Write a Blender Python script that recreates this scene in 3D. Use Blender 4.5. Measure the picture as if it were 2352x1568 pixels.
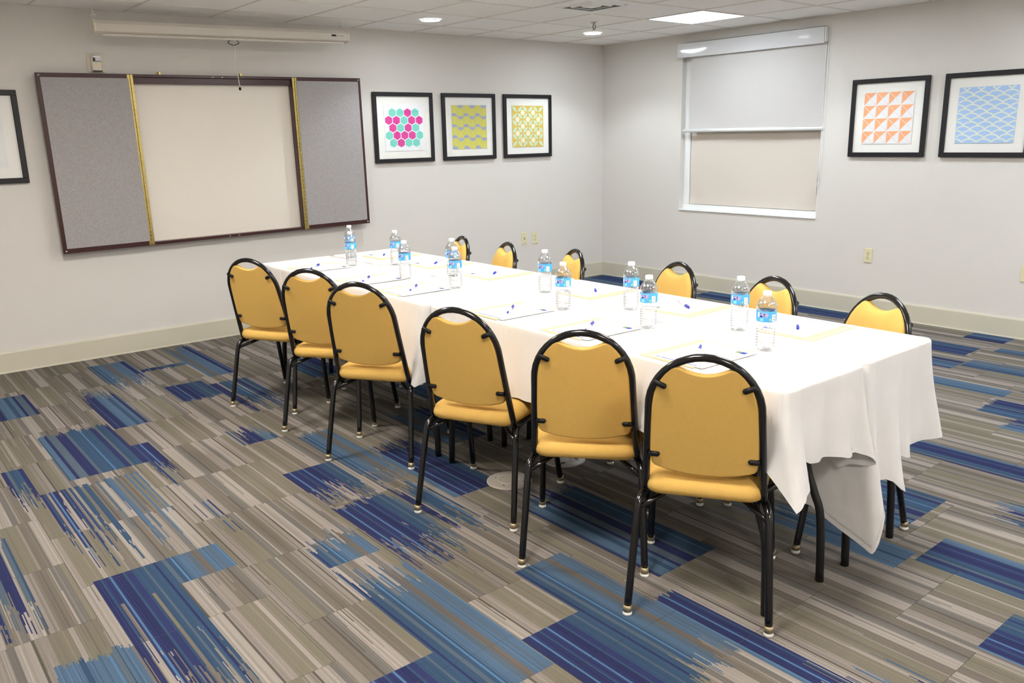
import bpy, math, random
from mathutils import Vector, Matrix
R = math.radians
for o in list(bpy.data.objects):
    bpy.data.objects.remove(o, do_unlink=True)
scene = bpy.context.scene
COL = scene.collection

# ------------------------------------------------------------------ camera
cam_d = bpy.data.cameras.new('camera')
cam = bpy.data.objects.new('camera', cam_d)
COL.objects.link(cam)
scene.camera = cam
cam_d.sensor_width = 36.0
cam_d.sensor_fit = 'HORIZONTAL'
cam_d.lens = 1910.57 / 2352.0 * 36.0
cam_d.clip_start = 0.05
YAW, PITCH, ROLL = 0.6808, -0.2414, -0.0215
_f = Vector((math.sin(YAW) * math.cos(PITCH), math.cos(YAW) * math.cos(PITCH), math.sin(PITCH)))
_r = Vector((math.cos(YAW), -math.sin(YAW), 0))
_u = _r.cross(_f)
_r2 = _r * math.cos(ROLL) + _u * math.sin(ROLL)
_u2 = _u * math.cos(ROLL) - _r * math.sin(ROLL)
cam.matrix_world = Matrix(((_r2.x, _u2.x, -_f.x, -6.7601), (_r2.y, _u2.y, -_f.y, -6.6822), (_r2.z, _u2.z, -_f.z, 1.5527), (0, 0, 0, 1)))

# ------------------------------------------------------------------ world, exposure, lamp strengths
world = bpy.data.worlds.new('world')
scene.world = world
world.use_nodes = True
world.node_tree.nodes['Background'].inputs[0].default_value = (0.9, 0.95, 1.0, 1)
world.node_tree.nodes['Background'].inputs[1].default_value = 0.05
vs = scene.view_settings
vs.view_transform = 'Standard'
vs.look = 'None'
vs.gamma = 1.0
vs.use_curve_mapping = False
vs.exposure = 1.08
TROFFER_POWER = 17.5        # emission of the panels over the tables
TROFFER_POWER_WARM = 27.0   # emission of the warmer panels on the left side of the room
TROFFER_POWER_COOL = 10.0   # emission of the panels along the window wall
DOWNLIGHT_GLOW = 40.0       # emission of a downlight lens
DOWNLIGHT_WATT = 17.0       # beam of a downlight
COOL = (0.86, 0.94, 1.0)
NEUTRAL = (1.0, 0.985, 0.96)
WARM = (1.0, 0.93, 0.84)

# ------------------------------------------------------------------ room measures
H = 2.478
XW, YW = -8.4, -8.3           # the two walls behind the camera
GX, GY, T = -0.605, -0.459, 0.6096
random.seed(7)

def lin(c):
    if isinstance(c, str):
        c = tuple(int(c[i:i + 2], 16) / 255 for i in (1, 3, 5))
    return tuple((v / 12.92 if v <= 0.04045 else ((v + 0.055) / 1.055) ** 2.4) for v in c)

# ------------------------------------------------------------------ materials
def new_mat(name):
    m = bpy.data.materials.new(name)
    m.use_nodes = True
    nt = m.node_tree
    return m, nt, nt.nodes['Principled BSDF']

def noise(nt, scale, detail=3, rough=0.6, vec=None):
    n = nt.nodes.new('ShaderNodeTexNoise')
    n.inputs['Scale'].default_value = scale
    n.inputs['Detail'].default_value = detail
    n.inputs['Roughness'].default_value = rough
    if vec is not None:
        nt.links.new(vec, n.inputs['Vector'])
    return n

def coords(nt, scale=(1, 1, 1), obj=True):
    tc = nt.nodes.new('ShaderNodeTexCoord')
    mp = nt.nodes.new('ShaderNodeMapping')
    mp.inputs['Scale'].default_value = scale
    nt.links.new(tc.outputs['Object'], mp.inputs['Vector'])
    return mp.outputs['Vector']

def plain(name, col, rough=0.5, metal=0.0, spec=0.5, var=0.0, vscale=8.0, bump=0.0, bscale=300.0, stretch=(1, 1, 1)):
    m, nt, b = new_mat(name)
    c = lin(col) if isinstance(col, str) else col
    b.inputs['Base Color'].default_value = (*c, 1)
    b.inputs['Roughness'].default_value = rough
    b.inputs['Metallic'].default_value = metal
    b.inputs['Specular IOR Level'].default_value = spec
    if var or bump:
        v = coords(nt, stretch)
    if var:
        n = noise(nt, vscale, 4, 0.6, v)
        mx = nt.nodes.new('ShaderNodeMix')
        mx.data_type = 'RGBA'
        mx.inputs['A'].default_value = (*[x * (1 - var) for x in c], 1)
        mx.inputs['B'].default_value = (*[min(1, x * (1 + var)) for x in c], 1)
        nt.links.new(n.outputs['Fac'], mx.inputs['Factor'])
        nt.links.new(mx.outputs['Result'], b.inputs['Base Color'])
    if bump:
        n2 = noise(nt, bscale, 2, 0.5, v)
        bp = nt.nodes.new('ShaderNodeBump')
        bp.inputs['Strength'].default_value = bump
        bp.inputs['Distance'].default_value = 0.002
        nt.links.new(n2.outputs['Fac'], bp.inputs['Height'])
        nt.links.new(bp.outputs['Normal'], b.inputs['Normal'])
    return m

def attr_mat(name, rough=0.9, spec=0.2, bump=0.0, bscale=400, var=0.0, vscale=250):
    m, nt, b = new_mat(name)
    a = nt.nodes.new('ShaderNodeAttribute')
    a.attribute_name = 'Col'
    b.inputs['Roughness'].default_value = rough
    b.inputs['Specular IOR Level'].default_value = spec
    out = a.outputs['Color']
    v = coords(nt)
    if var:
        n = noise(nt, vscale, 3, 0.7, v)
        mr = nt.nodes.new('ShaderNodeMapRange')
        mr.inputs['From Min'].default_value = 0.3
        mr.inputs['From Max'].default_value = 0.7
        mr.inputs['To Min'].default_value = 1 - var
        mr.inputs['To Max'].default_value = 1 + var
        nt.links.new(n.outputs['Fac'], mr.inputs['Value'])
        mx = nt.nodes.new('ShaderNodeVectorMath')
        mx.operation = 'SCALE'
        nt.links.new(out, mx.inputs[0])
        nt.links.new(mr.outputs['Result'], mx.inputs['Scale'])
        out = mx.outputs['Vector']
    nt.links.new(out, b.inputs['Base Color'])
    if bump:
        n2 = noise(nt, bscale, 2, 0.6, v)
        bp = nt.nodes.new('ShaderNodeBump')
        bp.inputs['Strength'].default_value = bump
        bp.inputs['Distance'].default_value = 0.004
        nt.links.new(n2.outputs['Fac'], bp.inputs['Height'])
        nt.links.new(bp.outputs['Normal'], b.inputs['Normal'])
    return m

def emit_mat(name, col, strength):
    m, nt, b = new_mat(name)
    b.inputs['Base Color'].default_value = (0.8, 0.8, 0.8, 1)
    b.inputs['Emission Color'].default_value = (*col, 1)
    b.inputs['Emission Strength'].default_value = strength
    return m

def film_mat(name, tint, rough=0.03, lo=0.05, hi=0.75, power=2.2):
    """thin clear plastic or glass: passes light straight on, mirrors more towards its rim"""
    m, nt, b = new_mat(name)
    nt.nodes.remove(b)
    out = nt.nodes['Material Output']
    tr = nt.nodes.new('ShaderNodeBsdfTransparent')
    tr.inputs['Color'].default_value = (*tint, 1)
    gl = nt.nodes.new('ShaderNodeBsdfGlossy')
    gl.inputs['Roughness'].default_value = rough
    gl.inputs['Color'].default_value = (0.95, 0.96, 0.97, 1)
    lw = nt.nodes.new('ShaderNodeLayerWeight')
    lw.inputs['Blend'].default_value = 0.5
    pw = nt.nodes.new('ShaderNodeMath')
    pw.operation = 'POWER'
    pw.inputs[1].default_value = power
    nt.links.new(lw.outputs['Facing'], pw.inputs[0])
    mr = nt.nodes.new('ShaderNodeMapRange')
    mr.inputs['To Min'].default_value = lo
    mr.inputs['To Max'].default_value = hi
    nt.links.new(pw.outputs[0], mr.inputs['Value'])
    mx = nt.nodes.new('ShaderNodeMixShader')
    nt.links.new(mr.outputs['Result'], mx.inputs['Fac'])
    nt.links.new(tr.outputs[0], mx.inputs[1])
    nt.links.new(gl.outputs[0], mx.inputs[2])
    nt.links.new(mx.outputs[0], out.inputs['Surface'])
    return m

M = {}
M['wall'] = plain('wall_paint', '#dcd8d3', 0.75, spec=0.3, var=0.012, vscale=3, bump=0.35, bscale=160)
M['base'] = plain('baseboard_vinyl', '#cdc8b6', 0.5, spec=0.35, var=0.01)
M['tile'] = plain('ceiling_tile', '#f8f6f3', 0.95, spec=0.1, var=0.02, vscale=30, bump=0.3, bscale=220)
M['tbar'] = plain('ceiling_bar', '#e4ddd5', 0.6, spec=0.3)
M['carpet'] = attr_mat('carpet_yarn', 1.0, 0.05, 0.9, 420, 0.16, 330)
M['slab'] = plain('slab', '#55524c', 0.95)
M['chairfab'] = plain('mustard_fabric', '#dbb363', 0.9, spec=0.15, var=0.05, vscale=60, bump=0.35, bscale=900)
M['black'] = plain('black_enamel', '#0e0d0f', 0.16, spec=0.6)
M['blackmat'] = plain('black_plastic', '#0b0b0c', 0.5, spec=0.3)
M['brass'] = plain('ferrule_brass', '#a89a7c', 0.4, metal=0.7)
M['glide'] = plain('glide_nylon', '#e6e5df', 0.4)
M['chrome'] = plain('steel', '#c9c9c9', 0.2, metal=1.0)
M['cloth'] = plain('white_tablecloth', '#e2e1e1', 0.9, spec=0.1, var=0.012, vscale=14, bump=0.25, bscale=700)
def rumple(m, scale, dist, strength, stretch):
    nt = m.node_tree
    b = nt.nodes['Principled BSDF']
    old = b.inputs['Normal'].links[0].from_node
    n = noise(nt, scale, 2, 0.5, coords(nt, stretch))
    n.inputs['Distortion'].default_value = 0.6
    bp = nt.nodes.new('ShaderNodeBump')
    bp.inputs['Strength'].default_value = strength
    bp.inputs['Distance'].default_value = dist
    nt.links.new(n.outputs['Fac'], bp.inputs['Height'])
    nt.links.new(bp.outputs['Normal'], old.inputs['Normal'])
rumple(M['cloth'], 5.0, 0.03, 0.35, (2.2, 2.2, 1.0))
M['laminate'] = plain('table_laminate', '#8a7558', 0.5, var=0.08, vscale=20, stretch=(1, 8, 8))
M['legblack'] = plain('table_leg_black', '#100f10', 0.35)
M['mahog'] = plain('mahogany', '#3d1a1c', 0.3, spec=0.5, var=0.25, vscale=26, stretch=(1, 12, 12))
M['tack'] = plain('grey_tackboard', '#a6a2a2', 0.95, spec=0.1, var=0.3, vscale=120, bump=0.4, bscale=500)
M['whiteboard'] = plain('whiteboard_skin', '#e8e1d6', 0.35, spec=0.4, var=0.01)
M['gold'] = plain('hinge_brass', '#b9a566', 0.3, metal=1.0, var=0.3, vscale=50)
M['screenwhite'] = plain('screen_case', '#d8d2c8', 0.45)
M['ivory'] = plain('ivory_plastic', '#e0d9b4', 0.4)
M['cream'] = plain('cream_plastic', '#e2dccb', 0.45)
M['dark'] = plain('dark_slot', '#1c1a18', 0.6)
M['lens'] = plain('strobe_lens', '#d9d9dd', 0.08, metal=0.6)
M['frame'] = plain('black_frame', '#17151a', 0.45, spec=0.4)
M['mat'] = plain('picture_mat', '#f6f5f0', 0.9)
M['print'] = attr_mat('art_print', 0.85, 0.2)
M['pane'] = film_mat('picture_glass', (0.99, 0.99, 0.99), 0.01, 0.025, 0.6, 4.0)
M['vinyl'] = plain('window_vinyl', '#eef0f0', 0.35)
M['shade'] = plain('shade_fabric', '#cfccca', 0.85, spec=0.15, var=0.02, vscale=90, stretch=(1, 1, 12), bump=0.15, bscale=300)
M['liner'] = plain('liner_fabric', '#dbd2c8', 0.85, spec=0.15, var=0.025, vscale=90, stretch=(1, 1, 12), bump=0.15, bscale=300)
M['valance'] = plain('valance_gloss', '#dcdcde', 0.06, spec=0.6)
M['paper'] = plain('white_paper', '#f4f4f4', 0.8)
M['manila'] = plain('manila_paper', '#ead3a0', 0.8)
M['ink'] = attr_mat('ink_print', 0.8, 0.2)
M['penblue'] = plain('pen_blue', '#2a35b8', 0.25)
M['penwhite'] = plain('pen_clear_white', '#e6e9ee', 0.2)
M['pet'] = film_mat('bottle_plastic', (0.95, 0.955, 0.96), 0.05, 0.11, 0.9, 1.25)
M['water'] = film_mat('bottle_water', (0.965, 0.97, 0.975), 0.02, 0.04, 0.55, 2.0)
M['capwhite'] = plain('cap_white', '#f2f2f2', 0.4)
M['label'] = plain('label_blue', '#45a9ea', 0.35, var=0.12, vscale=60)
M['vent'] = plain('vent_white', '#f2f2f0', 0.5)
M['ventdark'] = plain('vent_dark', '#2c2c30', 0.8)
M['boxplate'] = plain('floor_plate', '#c4bbb0', 0.4, metal=0.1)
M['trim'] = plain('lamp_trim', '#e4e2dd', 0.4)
M['can'] = emit_mat('downlight_lens', COOL, DOWNLIGHT_GLOW)
M['troffer'] = emit_mat('troffer_lens', COOL, TROFFER_POWER_COOL)
M['trofferneutral'] = emit_mat('troffer_lens_neutral', NEUTRAL, TROFFER_POWER)
M['trofferwarm'] = emit_mat('troffer_lens_warm', WARM, TROFFER_POWER_WARM)

# ------------------------------------------------------------------ geometry helpers
class MB:
    def __init__(self):
        self.v, self.f, self.c = [], [], []
        self.smooth = []
    def face(self, pts, col=None, smooth=False):
        i = len(self.v)
        self.v += [tuple(p) for p in pts]
        self.f.append(tuple(range(i, i + len(pts))))
        self.c.append(col)
        self.smooth.append(smooth)
    def grid(self, rings, closed=False, smooth=True, cap0=False, cap1=False):
        n = len(rings[0])
        b = len(self.v)
        for r in rings:
            self.v += [tuple(p) for p in r]
        for k in range(len(rings) - 1):
            for j in range(n if closed else n - 1):
                a, c = b + k * n + j, b + k * n + (j + 1) % n
                self.f.append((a, c, c + n, a + n))
                self.c.append(None)
                self.smooth.append(smooth)
        if cap0:
            self.f.append(tuple(b + j for j in reversed(range(n)))); self.c.append(None); self.smooth.append(False)
        if cap1:
            q = b + (len(rings) - 1) * n
            self.f.append(tuple(q + j for j in range(n))); self.c.append(None); self.smooth.append(False)
        return self
    def box(self, x0, x1, y0, y1, z0, z1, bev=0.0):
        if bev <= 0:
            p = [(x0, y0, z0), (x1, y0, z0), (x1, y1, z0), (x0, y1, z0), (x0, y0, z1), (x1, y0, z1), (x1, y1, z1), (x0, y1, z1)]
            for q in ((0, 3, 2, 1), (4, 5, 6, 7), (0, 1, 5, 4), (1, 2, 6, 5), (2, 3, 7, 6), (3, 0, 4, 7)):
                self.face([p[i] for i in q])
            return self
        b = bev
        def ring(d, z):
            xa, xb, ya, yb = x0 + d, x1 - d, y0 + d, y1 - d
            k = b if d == 0 else b * 0.6
            return [(xa + k, ya, z), (xb - k, ya, z), (xb, ya + k, z), (xb, yb - k, z), (xb - k, yb, z), (xa + k, yb, z), (xa, yb - k, z), (xa, ya + k, z)]
        self.grid([ring(b, z0), ring(0, z0 + b), ring(0, z1 - b), ring(b, z1)], True, False, True, True)
        return self
    def tube(self, pts, r, seg=10, closed=False, caps=True, squash=None):
        P = [Vector(p) for p in pts]
        n = len(P)
        rr = r if isinstance(r, (list, tuple)) else [r] * n
        tang = []
        for i in range(n):
            a = P[(i - 1) % n] if (closed or i > 0) else P[i]
            c = P[(i + 1) % n] if (closed or i < n - 1) else P[i]
            tang.append((c - a).normalized())
        t = tang[0]
        up = Vector((0, 0, 1)) if abs(t.z) < 0.9 else Vector((1, 0, 0))
        nrm = (up - t * up.dot(t)).normalized()
        rings = []
        for i in range(n):
            t = tang[i]
            nrm = (nrm - t * nrm.dot(t)).normalized()
            bi = t.cross(nrm)
            rings.append([P[i] + nrm * math.cos(2 * math.pi * k / seg) * rr[i] + bi * math.sin(2 * math.pi * k / seg) * rr[i] for k in range(seg)])
        if closed:
            rings.append(rings[0])
        self.grid(rings, True, True, caps and not closed, caps and not closed)
        return self
    def lathe(self, prof, seg=24, cx=0, cy=0, z=0, cap0=False, cap1=False):
        rings = [[(cx + r * math.cos(2 * math.pi * k / seg), cy + r * math.sin(2 * math.pi * k / seg), z + h) for k in range(seg)] for r, h in prof]
        self.grid(rings, True, True, cap0, cap1)
        return self
    def mesh(self, name):
        me = bpy.data.meshes.new(name)
        me.from_pydata(self.v, [], self.f)
        me.polygons.foreach_set('use_smooth', self.smooth)
        if any(c is not None for c in self.c):
            at = me.color_attributes.new('Col', 'FLOAT_COLOR', 'CORNER')
            buf = []
            for f, c in zip(self.f, self.c):
                c = c or (1, 1, 1)
                buf += [c[0], c[1], c[2], 1.0] * len(f)
            at.data.foreach_set('color', buf)
        me.update()
        return me
    def build(self, name, mat, parent=None, kind=None):
        return link(name, self.mesh(name), mat, parent, kind)

def link(name, me, mat, parent=None, kind=None):
    o = bpy.data.objects.new(name, me)
    COL.objects.link(o)
    if mat is not None and not me.materials:
        me.materials.append(M[mat] if isinstance(mat, str) else mat)
    if parent is not None:
        o.parent = parent
    if kind:
        o['kind'] = kind
    return o

def empty(name, loc=(0, 0, 0), rz=0.0):
    o = bpy.data.objects.new(name, None)
    o.empty_display_size = 0.1
    COL.objects.link(o)
    o.location = loc
    o.rotation_euler = (0, 0, rz)
    return o

def tag(o, label, cat, group=None):
    o['label'] = label
    o['category'] = cat
    if group:
        o['group'] = group
    return o

def copy_tree(o, parent=None):
    kids = list(o.children)
    c = o.copy()
    COL.objects.link(c)
    c.parent = parent
    for k in kids:
        copy_tree(k, c)
    return c

def smooth_path(pts, n=6):
    """Catmull-Rom through the points"""
    P = [Vector(p) for p in pts]
    out = []
    for i in range(len(P) - 1):
        p0 = P[max(0, i - 1)]; p1 = P[i]; p2 = P[i + 1]; p3 = P[min(len(P) - 1, i + 2)]
        for k in range(n):
            t = k / n
            out.append(0.5 * ((2 * p1) + (p2 - p0) * t + (2 * p0 - 5 * p1 + 4 * p2 - p3) * t * t + (3 * p1 - p0 - 3 * p2 + p3) * t ** 3))
    out.append(P[-1])
    return out

# ------------------------------------------------------------------ walls, baseboards
TH = 0.12
WY0, WY1, WZ0, WZ1 = -2.641, -1.098, 0.787, 2.30    # window opening in the right wall
MB().box(XW - TH, TH, 0, TH, -0.05, H + 0.1).build('wall_back', 'wall', None, 'structure')
w = MB()
w.box(0, TH, YW - TH, WY0, -0.05, H + 0.1)
w.box(0, TH, WY1, 0, -0.05, H + 0.1)
w.box(0, TH, WY0, WY1, -0.05, WZ0)
w.box(0, TH, WY0, WY1, WZ1, H + 0.1)
w.build('wall_right', 'wall', None, 'structure')
MB().box(XW - TH, XW, YW - TH, 0, -0.05, H + 0.1).build('wall_left', 'wall', None, 'structure')
MB().box(XW, 0, YW - TH, YW, -0.05, H + 0.1).build('wall_front', 'wall', None, 'structure')
BH, BT = 0.152, 0.011
def baseboard(name, a, b, axis):
    m = MB()
    prof = [(0, 0), (BT + 0.003, 0), (BT, 0.012), (BT, BH - 0.012), (BT - 0.004, BH), (0, BH)]
    rings = []
    for s in (a, b):
        if axis == 'back': rings.append([(s, -d, z) for d, z in prof])
        if axis == 'right': rings.append([(-d, s, z) for d, z in prof])
        if axis == 'left': rings.append([(XW + d, s, z) for d, z in prof])
        if axis == 'front': rings.append([(s, YW + d, z) for d, z in prof])
    m.grid(rings, True, False, True, True)
    m.build(name, 'base', None, 'structure')
baseboard('baseboard_back', XW, -BT, 'back')
baseboard('baseboard_right', -BT, YW, 'right')
baseboard('baseboard_left', XW and YW, 0, 'left')
baseboard('baseboard_front', XW, 0, 'front')

# ------------------------------------------------------------------ carpet of 50 cm tiles
floor = MB().box(XW, 0, YW, 0, -0.05, -0.007).build('floor', 'slab', None, 'structure')
NAVY, NAVY2, STEEL, MID, SKY, TEALG, BROWN = '#383d67', '#3c4370', '#425a77', '#5c7590', '#5d83a9', '#606f7e', '#756d66'
LGT, LG2, TAU, TA2, DRK, MDG = '#aaa29b', '#9a928b', '#878173', '#7f786f', '#66615c', '#7c7874'
NS = 128
_sr = random.Random(5)
def seq(*runs):
    """colours of the yarn strips across one tile, two strips to a unit, with a few stray yarns"""
    out = []
    for c, n in runs:
        base = tuple(v * 0.73 for v in lin(c))
        for k in range(2 * n):
            w_ = 1.0
            if n >= 3 and 0 < k < 2 * n - 1 and _sr.random() < 0.22:
                w_ = _sr.choice((0.78, 0.86, 1.14, 1.22))
            out.append(tuple(v * w_ for v in base))
    assert len(out) == NS, len(out)
    return out
BLUE = seq((NAVY, 4), (SKY, 1), (NAVY, 4), (STEEL, 1), (NAVY2, 3), (SKY, 1), (NAVY, 5), (STEEL, 1), (NAVY2, 3), (STEEL, 5),
           (TEALG, 1), (STEEL, 4), (NAVY, 1), (STEEL, 3), (TEALG, 2), (STEEL, 2), (SKY, 1), (STEEL, 1), (MID, 5), (TEALG, 3), (BROWN, 3), (MID, 5), (TEALG, 1), (MID, 3), (SKY, 1))
BLUE2 = seq((STEEL, 5), (NAVY, 7), (STEEL, 1), (NAVY, 4), (STEEL, 1), (MID, 6), (STEEL, 3), (MID, 3), (NAVY, 2), (TEALG, 5), (NAVY, 6), (TEALG, 2), (STEEL, 7), (SKY, 1), (STEEL, 6), (NAVY, 3), (TEALG, 2))
GREY = seq((LGT, 6), (DRK, 1), (LG2, 5), (TAU, 8), (LGT, 2), (TAU, 9), (LG2, 1), (TA2, 5), (LGT, 7), (MDG, 4), (DRK, 1), (TA2, 6), (LG2, 6), (MDG, 3))
GREY2 = seq((TA2, 5), (LG2, 1), (MDG, 3), (LGT, 6), (DRK, 1), (LG2, 4), (TA2, 7), (LGT, 1), (MDG, 4), (TAU, 8), (LG2, 5), (DRK, 1), (TAU, 6), (LG2, 2), (MDG, 3), (LGT, 7))
# x0, x1, far y, near y, feather at far end, feather at near end, palette, share of strips
PATCH = [(-6.30, -5.97, -.68, -1.21, 0, 0, 1, 1), (-5.50, -5.24, -.24, -1.02, 0, .45, 0, 1), (-4.92, -4.73, 0, -1.12, .3, 0, 0, 1), (-5.235, -4.83, -.59, -.69, 0, .05, 0, 1),
 (-5.245, -5.0, -1.16, -1.61, 0, .1, 0, 1), (-5.0, -4.73, -1.3, -2.11, 0, .5, 1, .9), (-5.71, -5.52, -.84, -1.82, .4, 0, 1, 1), (-6.075, -5.72, -1.64, -2.46, .1, 0, 1, 1),
 (-5.72, -5.63, -2.16, -2.9, 0, .5, 0, 1), (-6.34, -6.2, -2.12, -2.73, 0, .5, 1, .7), (-6.22, -5.80, -2.55, -3.5, 0, .9, 0, .62), (-5.72, -5.65, -3.08, -3.52, .2, .4, 0, .6),
 (-6.235, -5.78, -3.56, -3.79, 0, 0, 0, 1), (-6.235, -5.995, -3.79, -4.7, 0, .8, 0, .9), (-6.7, -6.42, -2.8, -3.8, .3, .4, 1, .9), (-6.46, -6.24, -4.03, -4.8, .08, .1, 3, 1),
 (-5.26, -5.07, -2.18, -2.57, .35, 0, 1, .9), (-5.28, -5.03, -3.08, -3.55, 0, .3, 0, 1), (-5.28, -5.03, -3.55, -4.3, .1, .5, 0, 1), (-5.03, -4.82, -3.5, -4.2, .2, .45, 1, .65),
 (-5.0, -4.81, -2.58, -3.5, .1, .3, 0, 1), (-5.53, -5.31, -3.72, -4.05, .28, 0, 0, 1), (-5.53, -5.285, -4.05, -5.03, .4, 0, 0, 1), (-5.78, -5.53, -4.74, -5.3, 0, .1, 0, 1),
 (-5.28, -5.03, -4.87, -5.6, 0, .1, 0, 1), (-5.03, -4.80, -4.53, -5.4, 0, .2, 0, 1), (-4.66, -4.33, -4.0, -4.9, .2, 0, 1, 1), (-4.81, -4.55, -3.0, -3.85, .25, 0, 0, 1),
 (-4.80, -4.69, -4.97, -6.0, .05, .6, 0, 1), (-4.75, -4.45, -5.6, -6.4, .3, .4, 1, .6),
 (-.77, -.49, -3.2, -4.31, .2, 0, 0, 1), (-.24, 0, -4.07, -4.36, 0, 0, 1, 1), (-.52, -.38, -4.4, -5.2, 0, .2, 0, 1), (-1.17, -.93, -3.5, -4.39, .3, 0, 1, 1), (-1.05, -.83, -4.4, -5.3, 0, .2, 0, 1),
 (-1.58, -1.42, -3.5, -4.87, .5, 0, 3, 1), (-1.4, -1.2, -4.9, -5.5, 0, .2, 0, 1), (-1.93, -1.64, -4.84, -5.6, .05, .3, 1, 1), (-2.14, -1.9, -5.02, -5.7, .1, .2, 1, 1), (-2.81, -2.62, -3.6, -5.7, 1.1, 0, 1, 1),
 (-3.65, -3.25, -4.4, -5.29, .3, 0, 1, 1), (-3.29, -3.07, -5.41, -6.1, .2, .2, 1, .9), (-3.97, -3.80, -4.6, -5.42, .5, 0, 3, 1), (-3.86, -3.60, -5.44, -6.3, 0, .5, 1, 1), (-4.25, -3.97, -5.82, -6.6, 0, .3, 0, 1),
 (-.60, 0, -.02, -.9, .1, .2, 0, 1), (-.34, 0, -1.55, -2.08, 0, 0, 1, 1), (-.28, 0, -2.45, -3.12, 0, 0, 0, 1), (-1.3, -1.05, -.7, -1.5, .3, .2, 1, 1), (-1.9, -1.6, -1.4, -2.2, .2, .3, 0, 1),
 (-2.5, -2.3, -.5, -1.3, .2, .2, 1, 1), (-2.9, -2.65, -1.8, -2.6, .2, .1, 0, 1), (-1.25, -1.0, -2.3, -3.0, .2, .1, 1, 1), (-3.6, -3.35, -2.9, -3.6, .2, .1, 0, 1), (-3.3, -3.0, -.6, -1.4, .1, .3, 1, 1), (-4.1, -3.85, -2.1, -3.0, .1, .3, 0, 1),
 (-4.4, -4.15, -1.0, -1.7, .2, .1, 1, 1), (-4.45, -4.2, -2.6, -3.3, .2, 0, 0, 1), (-6.9, -6.6, -4.6, -5.4, .2, .2, 0, 1), (-6.2, -5.9, -5.3, -6.1, .1, .4, 1, 1), (-7.4, -7.1, -2.0, -3.1, .2, .4, 0, 1), (-7.1, -6.8, -.8, -1.7, .3, 0, 1, 1),
 (-5.6, -5.3, -6.2, -7.1, 0, .4, 0, 1), (-3.2, -2.9, -6.4, -7.2, .2, 0, 1, 1), (-2.2, -1.9, -6.6, -7.4, .1, .3, 0, 1), (-1.2, -.9, -6.0, -6.9, .3, .1, 1, 1), (-7.8, -7.5, -4.9, -5.8, 0, .4, 1, 1), (-4.3, -4.0, -7.2, -8.0, 0, .3, 0, 1), (-.6, -.3, -6.8, -7.6, .2, .1, 0, 1)]
MIDB = seq((MID, 8), (BROWN, 2), (MID, 10), (SKY, 1), (MID, 6), (STEEL, 3), (MID, 8), (TEALG, 2), (SKY, 1), (MID, 9), (STEEL, 2), (MID, 8), (SKY, 1), (TEALG, 3))
PAL = {0: BLUE, 1: BLUE2, 3: MIDB}
crng = random.Random(11)
SW = 0.5 / NS
strip_cache = {}
def strip_breaks(k):
    """blue intervals along one yarn strip, k counts strips from x = -0.28"""
    if k in strip_cache:
        return strip_cache[k]
    x = -0.28 + (k + 0.5) * SW
    iv = []
    for pi, (x0, x1, yf, yn, ff, fn, pal, share) in enumerate(PATCH):
        if x0 <= x < x1:
            g = random.Random(pi * 7919 + (k // 3))
            h = random.Random(pi * 104729 + k)
            if share < 1 and g.random() > share:
                continue
            a = yf - (ff * (0.55 * g.random() + 0.45 * h.random() ** 1.5) if ff else 0)
            b = yn + (fn * (0.55 * g.random() + 0.45 * h.random() ** 1.5) if fn else 0)
            if a - b > 0.02:
                iv.append((b, a, pal))
                if fn > 0.2 and h.random() < 0.4:      # a last dash of colour beyond the feather
                    iv.append((max(yn, b - 0.12 - 0.1 * h.random()), b - 0.03, pal))
    strip_cache[k] = iv
    return iv
def jit(c, s):
    return tuple(min(1, max(0, v * s)) for v in c)
def carpet_tile(x0, y0, x1, y1, ci, cj):
    m = MB()
    g = 0.0006
    rev = crng.random() < 0.5
    pal = GREY if crng.random() < 0.5 else GREY2
    off = crng.randrange(NS)
    gshade = crng.uniform(0.93, 1.06)
    ks = int(round((x0 + 0.28) / SW))
    ke = int(round((x1 + 0.28) / SW))
    for k in range(ks, ke):
        xa, xb = max(-0.28 + k * SW, x0 + g), min(-0.28 + (k + 1) * SW, x1 - g)
        s = k % NS
        gi = ((NS - 1 - s) if rev else s)
        gc = pal[(gi + off) % NS]
        ya, yb = y0 + g, y1 - g
        iv = sorted([(max(a, ya), min(b, yb), p) for a, b, p in strip_breaks(k) if b > ya + .004 and a < yb - .004])
        segs = []
        cur = ya
        for a, b, p in iv:
            a = max(a, cur)
            if b <= a:
                continue
            if a > cur:
                segs.append((cur, a, None))
            segs.append((a, b, p))
            cur = b
        if cur < yb:
            segs.append((cur, yb, None))
        for a, b, p in segs:
            if p is None:
                if crng.random() < 0.10 and b - a > 0.15:      # a heathered strip changes its shade half way
                    mid = a + (b - a) * crng.uniform(0.2, 0.8)
                    c2 = pal[(gi + off + crng.choice((4, 10, 18))) % NS]
                    parts = [(a, mid, gc), (mid, b, c2)]
                else:
                    parts = [(a, b, gc)]
                sh = gshade
            else:
                parts = [(a, b, PAL[p][s])]
                sh = 1.0
            for qa, qb, c in parts:
                m.face([(xa, qa, 0), (xb, qa, 0), (xb, qb, 0), (xa, qb, 0)], jit(c, sh * crng.uniform(0.95, 1.05)))
    c = lin(DRK)
    p = [(x0 + g, y0 + g), (x1 - g, y0 + g), (x1 - g, y1 - g), (x0 + g, y1 - g)]
    for i in range(4):
        a, b = p[i], p[(i + 1) % 4]
        m.face([(a[0], a[1], -0.006), (b[0], b[1], -0.006), (b[0], b[1], 0), (a[0], a[1], 0)], c)
    return m.build('carpet_tile', 'carpet', floor)
ci = 0
x1 = 0.0
x0 = -0.28
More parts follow.
